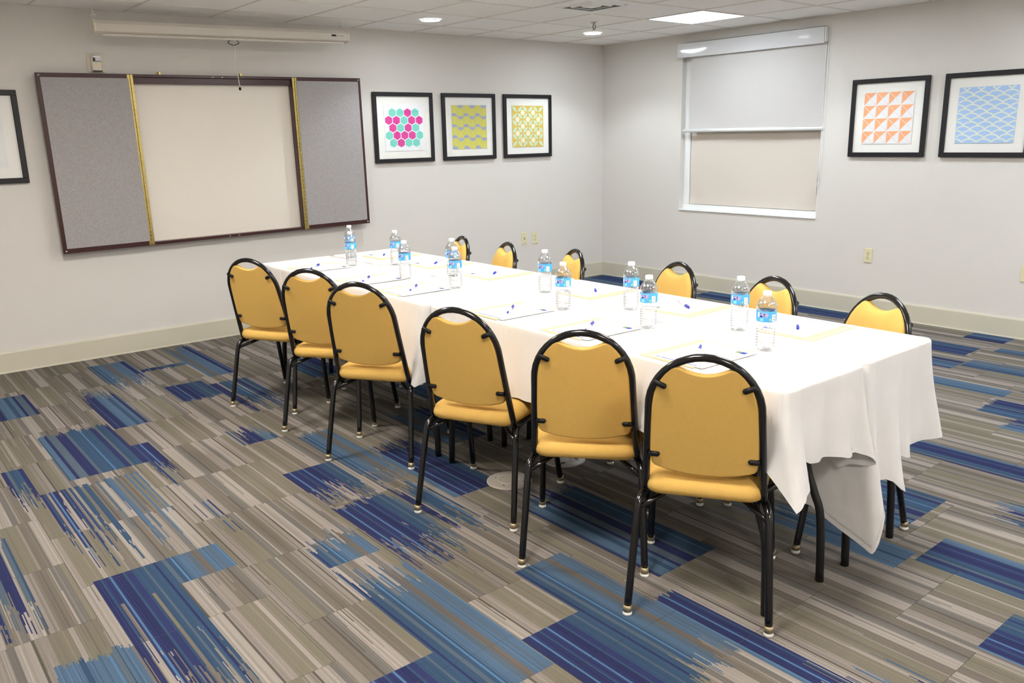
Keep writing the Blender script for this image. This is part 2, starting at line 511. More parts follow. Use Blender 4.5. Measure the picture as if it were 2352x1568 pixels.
while x1 > XW + 0.001:
    x0c = max(x0, XW)
    y1 = 0.0
    y0 = -0.08 - (0.25 if ci % 2 else 0.0)
    if y0 > -0.2:
        y0 -= 0.5
    cj = 0
    while y1 > YW + 0.001:
        y0c = max(y0, YW)
        if y0c - YW < 0.13:
            y0c = YW
        carpet_tile(x0c, y0c, x1, y1, ci, cj)
        y1 = y0c
        y0 = y0c - 0.5
        cj += 1
    x1 = x0c
    x0 = x0c - 0.5
    ci += 1

# ------------------------------------------------------------------ ceiling: panels on a bar grid
ceiling = MB().box(XW, 0, YW, 0, H + 0.03, H + 0.06).build('ceiling', 'tile', None, 'structure')
nI, nJ = 14, 14
TROF = {(0, 2): 0, (4, 3): 2, (8, 3): 1, (4, 7): 2, (8, 7): 1, (0, 7): 0, (4, 11): 2, (8, 11): 1, (0, 11): 0}
CANS = [(0, 0), (3, 0), (0, 4), (0, 9), (11, 3)]
VENT = (2, 2)
xs = [0.0] + [GX - i * T for i in range(nI)]
xs = [v for v in xs if v > XW] + [XW]
ys = [0.0] + [GY - j * T for j in range(nJ)]
ys = [v for v in ys if v > YW] + [YW]
BW = 0.012
tile_mesh = {}
for a in range(len(xs) - 1):
    for b in range(len(ys) - 1):
        i, j = a - 1, b - 1
        if (i, j) in TROF or (i, j) == VENT:
            continue
        wx, wy = xs[a] - xs[a + 1] - 0.004, ys[b] - ys[b + 1] - 0.004
        key = (round(wx, 3), round(wy, 3))
        if key not in tile_mesh:
            tile_mesh[key] = MB().box(-wx / 2, wx / 2, -wy / 2, wy / 2, 0.004, 0.02).mesh('ceiling_tile')
        o = link('ceiling_tile', tile_mesh[key], 'tile', ceiling)
        o.location = ((xs[a] + xs[a + 1]) / 2, (ys[b] + ys[b + 1]) / 2, H)
for v in xs[1:-1]:
    MB().box(v - BW / 2, v + BW / 2, YW, 0, H, H + 0.026).build('ceiling_bar', 'tbar', ceiling)
for v in ys[1:-1]:
    MB().box(XW, 0, v - BW / 2, v + BW / 2, H + 0.0006, H + 0.026).build('ceiling_bar', 'tbar', ceiling)
m = MB()
m.box(XW, 0, -0.02, 0, H - 0.001, H + 0.003).box(-0.02, 0, YW, 0, H - 0.001, H + 0.003)
m.build('trim_1', 'tbar', None, 'structure')

def tile_centre(i, j):
    return GX - (i + 0.5) * T, GY - (j + 0.5) * T

# ------------------------------------------------------------------ lamps
TLAB = {(0, 2): 'square white light panel in the ceiling beside the window blind'}
for n, ((i, j), warm) in enumerate(TROF.items()):
    cx, cy = tile_centre(i, j)
    t = empty('ceiling_light_panel', (cx, cy, H))
    h = T / 2 - 0.008
    fr = MB()
    fr.box(-h, h, -h, -h + 0.022, -0.002, 0.03).box(-h, h, h - 0.022, h, -0.002, 0.03).box(-h, -h + 0.022, -h + .022, h - .022, -0.002, 0.03).box(h - 0.022, h, -h + .022, h - .022, -0.002, 0.03)
    fr.build('frame', 'trim', t)
    k = 3
    s = (2 * h - 0.044) / k
    pane_me = MB().box(-s / 2 + .003, s / 2 - .003, -s / 2 + .003, s / 2 - .003, 0.006, 0.012).mesh('diffuser')
    for a in range(k):
        for b in range(k):
            o = link('diffuser', pane_me, M[('troffer', 'trofferwarm', 'trofferneutral')[warm]], t)
            o.location = (-h + 0.022 + (a + .5) * s, -h + 0.022 + (b + .5) * s, 0)
    MB().box(-h + .02, h - .02, -h + .02, h - .02, 0.016, 0.024).build('housing', 'trim', t)
    tag(t, TLAB.get((i, j), ['square light panel in the ceiling over the meeting tables', 'square light panel in the ceiling outside the picture'][0 if (i, j) == (4, 3) else 1]), 'ceiling light', 'ceiling light panels')
CLAB = ['round recessed downlight nearest the far corner of the room', 'round recessed downlight above the three framed prints', 'round recessed downlight at the top edge beyond the window blind', 'round recessed downlight along the window wall behind the viewer', 'round recessed downlight by the left wall out of view']
for n, (i, j) in enumerate(CANS):
    cx, cy = tile_centre(i, j)
    t = empty('recessed_downlight', (cx, cy, H))
    m = MB()
    m.lathe([(0.088, -0.001), (0.087, -0.004), (0.080, -0.006), (0.076, -0.004), (0.075, 0.004)], 32)
    m.build('trim_ring', 'trim', t)
    MB().lathe([(0.0005, -0.004), (0.05, -0.0035), (0.0765, -0.002)], 32).build('lens', 'can', t)
    tag(t, CLAB[n], 'downlight', 'recessed downlights')
    ld = bpy.data.lights.new('downlight_beam', 'SPOT')
    ld.energy = DOWNLIGHT_WATT
    ld.color = COOL
    ld.spot_size = R(125)
    ld.spot_blend = 0.45
    ld.shadow_soft_size = 0.06
    lo = bpy.data.objects.new('downlight_beam', ld)
    COL.objects.link(lo)
    lo.location = (0, 0, -0.02)
    lo.parent = t

# ceiling vent
cx, cy = tile_centre(*VENT)
t = empty('ceiling_vent', (cx, cy, H))
h = T / 2 - 0.008
m = MB()
def sqring(h0, z0, h1, z1):
    a = [(-h0, -h0, z0), (h0, -h0, z0), (h0, h0, z0), (-h0, h0, z0)]
    b = [(-h1, -h1, z1), (h1, -h1, z1), (h1, h1, z1), (-h1, h1, z1)]
    return a, b
a, b = sqring(h, -0.002, h - 0.10, -0.002)
m.grid([sqring(h, 0.01, h, 0.01)[0], a, b, sqring(h - .1, .02, h - .1, .02)[0]], True, False)
m.build('face_plate', 'vent', t)
for q, hh in enumerate((0.185, 0.125, 0.068)):
    m = MB()
    a, b = sqring(hh, 0.016, hh - 0.024, -0.006)
    c, d = sqring(hh - 0.022, -0.009, hh + 0.001, 0.0135)
    m.grid([a, b, c, d], True, False)
    m.build('louvre', 'vent', t)
MB().box(-0.04, 0.04, -0.04, 0.04, -0.008, -0.004).build('centre_plate', 'vent', t)
MB().box(-0.2, 0.2, -0.2, 0.2, 0.0285, 0.0295).build('duct', 'ventdark', t)
tag(t, 'white square air vent with nested louvres set in the ceiling', 'air vent')

# sprinkler head
t = empty('fire_sprinkler', (-1.447, -1.325, H))
MB().lathe([(0.0005, 0.004), (0.03, 0.003), (0.032, 0.0), (0.022, -0.008), (0.012, -0.01), (0.011, -0.02)], 20).build('escutcheon', 'chrome', t)
for s in (-1, 1):
    MB().tube(smooth_path([(s * 0.010, 0, -0.018), (s * 0.016, 0, -0.032), (s * 0.011, 0, -0.048), (0, 0, -0.056)], 4), 0.003, 6).build('yoke', 'dark', t)
MB().tube([(0, 0, -0.018), (0, 0, -0.05)], 0.0035, 6).build('bulb', 'glide', t)
MB().lathe([(0.0005, -0.054), (0.02, -0.055), (0.02, -0.058), (0.0005, -0.058)], 16).build('deflector', 'chrome', t)
tag(t, 'small pendant fire sprinkler head under the ceiling', 'sprinkler')

# ------------------------------------------------------------------ window, shades
win = empty('window_1', (0, 0, 0))
win['kind'] = 'structure'
FD = 0.055
def yz(name, y0, y1, z0, z1, xa, xb, mat, par, bev=0.003):
    return MB().box(xa, xb, y0, y1, z0, z1, bev).build(name, mat, par)
yz('jamb', WY1 - 0.075, WY1, WZ0 + 0.06, WZ1, FD, FD + 0.05, 'vinyl', win)
yz('jamb', WY0, WY0 + 0.04, WZ0 + 0.06, WZ1, FD, FD + 0.05, 'vinyl', win)
yz('sill', WY0, WY1, WZ0, WZ0 + 0.012, -0.012, FD + 0.05, 'vinyl', win)
yz('bottom_rail', WY0, WY1, WZ0 + 0.012, WZ0 + 0.06, FD - 0.004, FD + 0.05, 'vinyl', win)
yz('head_rail', WY0 + .04, WY1 - .075, WZ1 - 0.05, WZ1, FD, FD + 0.05, 'vinyl', win)
yz('pane', WY0 + .035, WY1 - .07, WZ0 + .055, WZ1 - .045, FD + 0.036, FD + 0.042, 'pane', win, 0)
MB().box(TH - 0.004, TH + 0.01, WY0, WY1, WZ0, WZ1).build('outer_panel', 'dark', win)

lower = MB()
ny, nz = 40, 42
rings = []
for b in range(nz + 1):
    row = []
    for a in range(ny + 1):
        u, v = a / ny, b / nz
        y = WY1 - 0.08 + u * (WY0 + 0.045 - WY1 + 0.08)
        z = WZ0 + 0.064 + v * 1.40
        bulge = 0.004 * math.sin(u * 9 + v * 4)
        bulge += 0.010 * math.exp(-((u - 0.0) ** 2 + (v - 0.03) ** 2) / 0.02) * math.sin(24 * u + 18 * v)
        bulge += 0.012 * math.exp(-((u - 1.0) ** 2 + (v - 0.05) ** 2) / 0.04) * math.sin(20 * u - 16 * v)
        row.append((FD + 0.012 + bulge * 0.8, y, z))
    rings.append(row)
lower.grid(rings)
tag(lower.build('window_liner', 'liner'), 'beige cloth window liner showing below the half-drawn blind', 'window liner')

sh = empty('roller_blind', (0, 0, 0))
def vrow(k):
    y = -2.638 + (2.638 - 1.092) * k / 24
    d = max(0.0, y + 1.75) ** 2 * 0.082      # left end bowed out and tilted, shaped to mirror the corner downlight
    return [(-0.001, y, 2.262), (-0.045 - d, y, 2.262), (-0.049 - d + 0.010 * min(1.0, max(0.0, (y + 1.75) / 0.45)), y, 2.392), (-0.001, y, 2.392)]
vm = MB().grid([vrow(k)[1:3] for k in range(25)], False, True)
vm.grid([[vrow(k)[2], vrow(k)[3], vrow(k)[0], vrow(k)[1]] for k in range(25)], False, False)
vm.face([vrow(0)[i] for i in (0, 1, 2, 3)])
vm.face([vrow(24)[i] for i in (3, 2, 1, 0)])
vm.build('valance', 'valance', sh)
yz('valance_top_edge', -2.638, -1.092, 2.392, 2.396, -0.044, -0.001, 'dark', sh, 0)
yz('end_bracket', -2.650, -2.638, 2.275, 2.392, -0.040, -0.001, 'vinyl', sh, 0.002)
m = MB()
rows = []
for b in range(13):
    v = b / 12
    rows.append([(-0.004 + 0.003 * math.sin(u * 0.7) * v, -1.205 - u * (2.646 - 1.205) / 20, 2.28 - v * (2.28 - 1.585)) for u in range(21)])
m.grid(rows)
m.build('blind_fabric', 'shade', sh)
m = MB()
m.tube([(-0.006, -1.135, 1.572), (-0.006, -2.66, 1.566)], 0.0165, 12)
m.build('hem_bar', 'vinyl', sh)
for dx in (0, 0.018):
    MB().tube(smooth_path([(-0.012, -2.644 - dx, 2.28), (-0.010, -2.647 - dx, 1.7), (-0.010, -2.646 - dx, 1.10 + dx)], 4), 0.002, 6).build('chain', 'vinyl', sh)
MB().lathe([(0.0005, 0.03), (0.005, 0.02), (0.005, -0.02), (0.0005, -0.03)], 10, -0.010, -2.646, 1.09).build('chain_weight', 'vinyl', sh)
tag(sh, 'half-lowered white roller blind with glossy valance on the window', 'roller blind')

# ------------------------------------------------------------------ framed prints
def poly_art(polys, w, h, mat='print', name='art_print', parent=None, tf=None, y=0.0):
    m = MB()
    for i, (pts, c, lay) in enumerate(polys):
        m.face([tf(px * w, py * h, y + lay * 0.0003) for px, py in pts], lin(c))
    return m.build(name, mat, parent)
def hex_art():
    P = [([(0, 0), (1, 0), (1, 1), (0, 1)], '#f3f4f8', 0)]
    rows = ['TTMT', 'MMTMM', 'MTMT', 'TMMMT', 'TMTT']
    sx, sy = 0.195, 0.163
    for r, row in enumerate(rows):
        for q, ch in enumerate(row):
            cx = 0.5 + (q - (len(row) - 1) / 2) * sx
            cy = 0.5 - (r - 2) * sy
            a, b = 0.089, 0.097
            pts = [(cx, cy + b), (cx - a, cy + b * .5), (cx - a, cy - b * .5), (cx, cy - b), (cx + a, cy - b * .5), (cx + a, cy + b * .5)]
            P.append((pts, '#7fd9c8' if ch == 'T' else '#e0489f', 1))
    return P
def wave_art():
    P = [([(0, 0), (1, 0), (1, 1), (0, 1)], '#dcd96a', 0)]
    for k in range(6):
        P.append(([(k / 6 + .08, 0), (k / 6 + .10, 0), (k / 6 + .10, 1), (k / 6 + .08, 1)], '#e2dd86', 1))
    hh = 0.075
    for r in range(5):
        z = 1 - r * 0.25
        for k in range(3):
            if r < 4:
                x = 0.5 / 3 + k / 3
                P.append(([(x, z), (x + .165, z), (x + .165, z - .028), (x + .11, z - hh), (x + .055, z - hh), (x, z - .028)][::-1], '#aab2d4', 2))
            if r > 0:
                x = k / 3
                P.append(([(x, z), (x + .165, z), (x + .13, z + .05), (x + .07, z + hh), (x + .04, z + hh - .008), (x, z + .045)], '#aab2d4', 2))
    return P
def star_art():
    P = [([(0, 0), (1, 0), (1, 1), (0, 1)], '#e2c45c', 0)]
    cxs, cys = 1 / 6, 1 / 6
    def leaf(ax, ay, bx, by):
        dx, dy = bx - ax, by - ay
        nx, ny_ = -dy * .16, dx * .16
        f = lambda t, s: (ax + dx * t + nx * s, ay + dy * t + ny_ * s)
        P.append(([f(.06, 0), f(.35, -1), f(.6, -1), f(.94, 0), f(.6, 1), f(.35, 1)], '#d3e8cb', 1))
    for a in range(6):
        for b in range(6):
            x0, y0 = a * cxs, b * cys
            if (a + b) % 2 == 0:
                leaf(x0, y0, x0 + cxs, y0 + cys)
            else:
                leaf(x0, y0 + cys, x0 + cxs, y0)
    for b in range(1, 6):
        for a in ((1, 3, 5) if b % 2 == 0 else (2, 4)):
            cx, cy = a * cxs, b * cys
            pts = []
            for k in range(16):
                r = 0.075 if k % 2 == 0 else 0.058
                an = 2 * math.pi * k / 16
                pts.append((cx + r * math.cos(an), cy + r * math.sin(an)))
            P.append((pts, '#f6efd6', 2))
    return P
def tri_art():
    P = [([(0, 0), (1, 0), (1, 1), (0, 1)], '#f0f1f4', 0)]
    for a in range(4):
        for b in range(4):
            x, y, s = a / 4, b / 4, .25
            g = .006
            P.append(([(x + g, y + s - 2 * g), (x + g, y + g), (x + s / 2 - g, y + s / 2)], '#ffb98a', 1))
            P.append(([(x + 2 * g, y + s - g), (x + s / 2, y + s / 2 + g), (x + s - g, y + s - g)], '#ffb98a', 1))
            P.append(([(x + s / 2, y + s / 2), (x + s / 2 + .004, y + s / 2 + .002), (x + s, y + .004), (x + s - .004, y)], '#f3c7a8', 1.6))
            P.append(([(x + s - .002, y), (x + s, y), (x + s, y + s), (x + s - .002, y + s)], '#f3c7a8', 2.2))
    return P
def scale_art():
    P = [([(0, 0), (1, 0), (1, 1), (0, 1)], '#b3d2f6', 0)]
    nx, ny_ = 4.0, 13
    def arc(cx, cy, r0, r1):
        pts = []
        for k in range(17):
            an = R(22) + (math.pi - 2 * R(22)) * k / 16
            pts.append((cx, cy, an))
        seg = []
        for k in range(16):
            q = []
            for (c, rr) in ((k, r0), (k, r1), (k + 1, r1), (k + 1, r0)):
                an = R(18) + (math.pi - 2 * R(18)) * c / 16
                q.append((cx + rr * math.cos(an), cy + rr * math.sin(an) * 0.78))
            if all(0 <= p[0] <= 1 and 0 <= p[1] <= 1 for p in q):
                seg.append(q[::-1])
        return seg
    for b in range(-2, 14):
        for a in range(-1, 6):
            cx = (a + (0.5 if b % 2 else 0)) / nx
            cy = b / 13 - 0.03
            for q in arc(cx, cy, 0.121, 0.153):
                P.append((q, '#e9efe9', 1 + ((b * 2 + a % 2) % 8) * 0.25))
    return P
def spike_art():
    P = [([(0, 0), (1, 0), (1, 1), (0, 1)], '#eef0f0', 0)]
    cols = ['#93a8c4', '#c6cf6a', '#8fa6b8', '#b7c05a']
    for k in range(9):
        y = 0.08 + k * 0.1
        P.append(([(0.05, y - .02), (0.93, y), (0.05, y + .02)], cols[k % 4], 1))
    return P
FW, FHt = 0.634, 0.617
def frame_on(wall, c, zc, art, label, w=FW, h=FHt):
    """wall 'b': hangs at x = c on the back wall; wall 'w': at y = c on the right wall"""
    t = empty('framed_print', (c, 0, zc) if wall == 'b' else (0, c, zc), 0 if wall == 'b' else R(-90))
    # local: x to the viewer's right, -y out of the wall
    bw, d = 0.036, 0.03
    for s in (-1, 1):
        MB().box(-w / 2, w / 2, -d, -0.004, min(s * h / 2, s * (h / 2 - bw)), max(s * h / 2, s * (h / 2 - bw)), 0.003).build('frame_rail', 'frame', t)
        MB().box(min(s * w / 2, s * (w / 2 - bw)), max(s * w / 2, s * (w / 2 - bw)), -d, -0.004, -h / 2 + bw - .002, h / 2 - bw + .002, 0.003).build('frame_stile', 'frame', t)
    MB().box(-w / 2 + .02, w / 2 - .02, -0.014, -0.006, -h / 2 + .02, h / 2 - .02).build('mat_board', 'mat', t)
    pw, ph = 0.655 * w, 0.658 * h
    MB().box(-pw / 2, pw / 2, -0.0185, -0.016, -ph / 2 - .002, ph / 2 - .002).build('art_paper', 'paper', t)
    tf = lambda a, b, y: (a - pw / 2, -0.0187 - y, b - ph / 2 - .002)
    poly_art(art, pw, ph, parent=t, tf=tf)
    MB().box(-w / 2 + .03, w / 2 - .03, -0.0245, -0.0230, -h / 2 + .03, h / 2 - .03).build('glass', 'pane', t)
    tag(t, label, 'framed print', 'black framed geometric prints')
    return t
frame_on('b', -2.568, 1.652, hex_art(), 'black framed print of pink and turquoise hexagons')
frame_on('b', -1.831, 1.652, wave_art(), 'black framed yellow print with small grey-blue arches')
frame_on('b', -1.092, 1.652, star_art(), 'black framed mustard print with pale stars and leaves')
frame_on('w', -3.229, 1.637, tri_art(), 'black framed print of orange and white triangles')
frame_on('w', -3.978, 1.637, scale_art(), 'black framed pale blue fish-scale print')
frame_on('b', -5.637 - FW / 2, 1.620, spike_art(), 'black framed print cut off at the left edge, beside the pinboard doors')

# ------------------------------------------------------------------ outlets and plates
def plate(loc, wall, kind, label):
    t = empty({'socket': 'wall_socket', 'switch': 'wall_switch'}[kind], loc, 0 if wall == 'b' else R(-90))
    MB().box(-0.038, 0.038, -0.006, 0.0, -0.061, 0.061, 0.003).build('cover_plate', 'ivory', t)
    if kind == 'socket':
        for s in (-1, 1):
            f = MB()
            f.grid([[(0.017 * math.cos(q * math.pi / 8), -0.006, s * 0.021 + 0.015 * math.sin(q * math.pi / 8)) for q in range(16)], [(0.016 * math.cos(q * math.pi / 8), -0.0075, s * 0.021 + 0.014 * math.sin(q * math.pi / 8)) for q in range(16)]], True, False, False, True)
            fo = f.build('socket_face', 'ivory', t)
            for dx in (-0.0065, 0.0065):
                MB().box(dx - .0016, dx + .0016, -0.0085, -0.0076, s * 0.021, s * 0.021 + 0.009).build('slot', 'dark', fo)
            MB().lathe([(0.0005, 0), (0.003, 0)], 8).build('earth_hole', 'dark', fo).matrix_local = Matrix.Translation((0, -0.0079, s * 0.021 - 0.007)) @ Matrix.Rotation(R(90), 4, 'X')
    else:
        MB().box(-0.006, 0.006, -0.008, -0.006, -0.012, 0.012, 0.001).build('toggle_slot', 'dark', t)
        MB().box(-0.0045, 0.0045, -0.016, -0.006, -0.002, 0.009, 0.001).build('toggle', 'ivory', t)
    for s in (-1, 1) if kind == 'switch' else (0,):
        MB().lathe([(0.0005, 0), (0.003, 0)], 8).build('screw', 'chrome', t).matrix_local = Matrix.Translation((0, -0.0066, s * 0.045)) @ Matrix.Rotation(R(90), 4, 'X')
    tag(t, label, 'socket' if kind == 'socket' else 'switch', 'ivory wall plates')
plate((-1.156, 0, 0.516), 'b', 'switch', 'ivory switch plate on the back wall, left of the paired plates')
plate((-1.008, 0, 0.508), 'b', 'socket', 'ivory double socket on the back wall beside the switch plate')
plate((0, -3.152, 0.513), 'w', 'socket', 'ivory double socket on the window wall below the orange print')
plate((0, -4.372, 0.490), 'w', 'socket', 'ivory double socket cut off at the right edge of the picture')

# ------------------------------------------------------------------ alarm strobe
t = empty('alarm_strobe', (-5.106, 0, 2.123))
MB().box(-0.057, 0.057, -0.008, 0, -0.066, 0.066, 0.004).build('back_plate', 'cream', t)
MB().box(-0.034, 0.034, -0.045, -0.008, -0.062, 0.055, 0.005).build('body', 'cream', t)
ln = MB().box(-0.031, 0.031, -0.056, -0.045, 0.004, 0.050, 0.006).build('lens', 'lens', t)
MB().box(-0.022, 0.022, -0.0575, -0.056, 0.034, 0.042).build('flash_tube', 'capwhite', ln)
MB().box(-0.026, -0.012, -0.0575, -0.056, 0.010, 0.030).build('reflector', 'dark', ln)
MB().lathe([(0.0005, 0), (0.015, 0)], 16).build('sounder_dot', 'ivory', t).matrix_local = Matrix.Translation((0, -0.0455, -0.016)) @ Matrix.Rotation(R(90), 4, 'X') @ Matrix.Diagonal((1, .65, 1, 1))
MB().box(-0.03, 0.03, -0.0465, -0.044, -0.061, -0.054).build('grille', 'dark', t)
tag(t, 'cream fire alarm strobe on the wall above the left pinboard door', 'fire alarm')

# ------------------------------------------------------------------ whiteboard cabinet with open pinboard doors
bd = empty('whiteboard_cabinet', (-4.27, 0, 1.4355))
bd.rotation_euler = (0, R(-0.55), 0)
hz = 0.6175            # half height
cw = 0.632             # half width of the middle part
D = 0.085
MB().box(-cw, cw, -0.012, -0.002, -hz, hz).build('back_panel', 'mahog', bd)
MB().box(-cw + .02, cw - .02, -0.020, -0.012, -hz + .02, hz - .02).build('whiteboard', 'whiteboard', bd)
MB().box(-cw, cw, -D, -0.012, hz - 0.020, hz, .002).build('top_rail', 'mahog', bd)
MB().box(-cw + .015, cw - .015, -D + .02, -D + .035, hz - 0.066, hz - 0.02, .002).build('top_fascia', 'mahog', bd)
MB().box(-cw, cw, -D, -0.012, -hz, -hz + 0.022, .002).build('bottom_rail', 'mahog', bd)
MB().box(-cw, -cw + 0.02, -D, -0.012, -hz + .022, hz - .02, .002).build('side_rail', 'mahog', bd)
MB().box(cw - 0.02, cw, -D, -0.012, -hz + .022, hz - .02, .002).build('side_rail', 'mahog', bd)
for q in (-0.03, 0.045):
    for zz in (hz - .012, -hz + .010):
        MB().box(q - .006, q + .006, -D - .002, -D, zz - .003, zz + .003).build('magnet', 'boxplate', bd)
for q in (-0.40, 0.22):
    MB().box(q - .008, q + .008, -0.02, -0.004, hz, hz + 0.026, .002).build('hanger_clip', 'gold', bd)
for s in (-1, 1):
    dw = 0.607
    e = lambda v: s * v
    def bx(a, b, y0, y1, z0, z1, bev=0.0):
        a, b = sorted((e(a), e(b)))
        return MB().box(a, b, y0, y1, z0, z1, bev)
    a0 = cw + 0.003
    dr = bx(a0, a0 + dw, -D - .004, -D + 0.022, -hz, hz, .002).build('pinboard_door', 'mahog', bd)
    bx(a0 + 0.012, a0 + dw - 0.026, -D - .010, -D - .004, -hz + 0.034, hz - 0.030, .001).build('tack_panel', 'tack', dr)
    for (o, wd) in ((-0.019, 0.017), (0.0015, 0.017)):
        bx(a0 + o - .001, a0 + o + wd, -D - .007, -D - .0045, -hz + .004, hz - .004).build('hinge_leaf', 'gold', dr)
    m = MB()
    for q in range(40):
        z0 = -hz + 0.006 + q * (2 * hz - .012) / 40
        m.tube([(e(a0 - .0005), -D - .008, z0), (e(a0 - .0005), -D - .008, z0 + (2 * hz - .012) / 40 - .0025)], 0.0028, 6)
    m.build('hinge_pin', 'gold', dr)
    for zz in (hz - 0.016, -hz + 0.016):
        MB().lathe([(0.0005, 0.003), (0.006, 0.002), (0.007, 0)], 12).build('bumper', 'chrome', dr).matrix_local = Matrix.Translation((e(a0 + dw - 0.020), -D - .0045, zz)) @ Matrix.Rotation(R(90), 4, 'X')
tag(bd, 'mahogany whiteboard cabinet with two open grey pinboard doors', 'whiteboard')

# ------------------------------------------------------------------ pull-down projection screen
sc = empty('projection_screen', (-4.225, -0.33, 2.343))
sc.rotation_euler = (0, R(-0.9), R(-1.5))
L = 0.932
prof = [(-0.040, 0.020), (-0.026, 0.043), (0.030, 0.043), (0.042, 0.030), (0.042, -0.020), (0.030, -0.040), (-0.022, -0.040), (-0.040, -0.028)]
m = MB()
m.grid([[(-L, y, z) for y, z in prof], [(L, y, z) for y, z in prof]], True, False, True, True)
m.build('case', 'screenwhite', sc)
for s in (-1, 1):
    m = MB()
    m.grid([[(s * L, y * 1.08, z * 1.1) for y, z in prof], [(s * (L + 0.012), y * 1.08, z * 1.1) for y, z in prof]], True, False, True, True)
    m.build('end_cap', 'cream', sc)
    hk = s * (L - 0.045) if s > 0 else -(L + 0.0)
    MB().tube([(hk, 0, 0.135 + s * .012), (hk, 0, 0.085)], 0.0035, 8).build('hanging_hook', 'cream', sc)
    MB().tube([(hk + 0.014 * math.cos(q * math.pi / 8), 0, 0.068 + 0.016 * math.sin(q * math.pi / 8)) for q in range(16)], 0.003, 6, True).build('ring', 'chrome', sc)
    MB().box(hk - .008, hk + .008, -.004, .004, 0.042, 0.056).build('lug', 'cream', sc)
MB().box(-L + .035, L - .035, -0.034, -0.014, -0.058, -0.042, 0.004).build('bottom_slat', 'screenwhite', sc)
MB().tube(smooth_path([(-0.025, -.024, -0.056), (-0.042, -.024, -0.075), (-0.022, -.024, -0.085), (0, -.024, -0.092), (0.022, -.024, -0.085), (0.042, -.024, -0.075), (0.025, -.024, -0.056)], 4), 0.0028, 6).build('pull_handle', 'dark', sc)
MB().tube(smooth_path([(0, -.024, -0.092), (0.004, -.024, -0.25), (0.012, -.024, -0.395)], 6), 0.0026, 6).build('pull_cord', 'screenwhite', sc)
MB().lathe([(0.0005, 0.014), (0.008, 0.012), (0.010, 0.0), (0.008, -0.008), (0.0005, -0.010)], 12, 0.012, -.024, -0.402).build('cord_knob', 'blackmat', sc)
nm = MB().box(L - .14, L - .102, -0.0415, -0.0395, -0.002, 0.012).build('name_badge', 'dark', sc)
for q, (a, b) in enumerate(((-.096, -.088), (-.085, -.078), (-.070, -.055), (-.050, -.034))):
    MB().box(L + a, L + b, -0.0412, -0.0398, 0.0, 0.006).build('model_lettering', 'tack', nm)
tag(sc, 'white pull-down projection screen case hanging above the whiteboard', 'projection screen')

# ------------------------------------------------------------------ floor boxes
for (x, y, lab, opn) in ((-4.515, -3.868, 'round metal floor box lid on the carpet nearer the chairs', 0), (-4.148, -3.845, 'round metal floor box with slots deeper under the table', 1)):
    t = empty('floor_box', (x, y, 0))
    MB().lathe([(0.105, 0.0005), (0.104, 0.004), (0.098, 0.006), (0.0005, 0.006)], 40).build('lid', 'boxplate', t)
    ins = MB().lathe([(0.052, 0.0062), (0.050, 0.0085), (0.044, 0.0085), (0.043, 0.0065)], 28).build('ring', 'boxplate', t)
    for q in range(4):
        an = R(30 + 90 * q)
        MB().lathe([(0.0005, 0.009), (0.004, 0.0085), (0.005, 0.006)], 10, 0.07 * math.cos(an), 0.07 * math.sin(an)).build('screw', 'chrome', t)
    if opn:
        for q in (-1, 1):
            MB().box(-0.016 + q * .05, 0.016 + q * .05, -.05, -.036, 0.0058, 0.0068).build('slot', 'dark', t)
    tag(t, lab, 'floor box', 'floor boxes')

# ------------------------------------------------------------------ chairs
def resample(pts, n):
    P = [Vector(p) for p in pts]
    d = [0]
    for a, b in zip(P, P[1:] + P[:1]):
        d.append(d[-1] + (b - a).length)
    out = []
    Q = P + [P[0]]
    k = 0
    for i in range(n):
        s = d[-1] * i / n
        while d[k + 1] < s:
            k += 1
        t = (s - d[k]) / max(1e-9, d[k + 1] - d[k])
        out.append(Q[k].lerp(Q[k + 1], t))
    return out
def recl(z):
    return 0.10 - (z - 0.43) * 0.263
def cushion(outline, layers, place):
    """outline: closed list of 2-D points; layers: (inset, height) rings; place maps (a, b, h) to 3-D"""
    n = len(outline)
    cen = sum((Vector(p) for p in outline), Vector((0, 0))) / n
    nrm = []
    for i in range(n):
        a, b = Vector(outline[i - 1]), Vector(outline[(i + 1) % n])
        tt = (b - a).normalized()
        nrm.append(Vector((tt.y, -tt.x)))
    m = MB()
    rings = []
    for mode, inset, h in layers:
        ring = []
        for i, p in enumerate(outline):
            p = Vector(p)
            if mode == 'o':
                q = p - nrm[i] * inset
            else:
                q = cen + (p - cen) * inset
            ring.append(place(q.x, q.y, h))
        rings.append(ring)
    m.grid(rings, True, True, True, True)
    return m

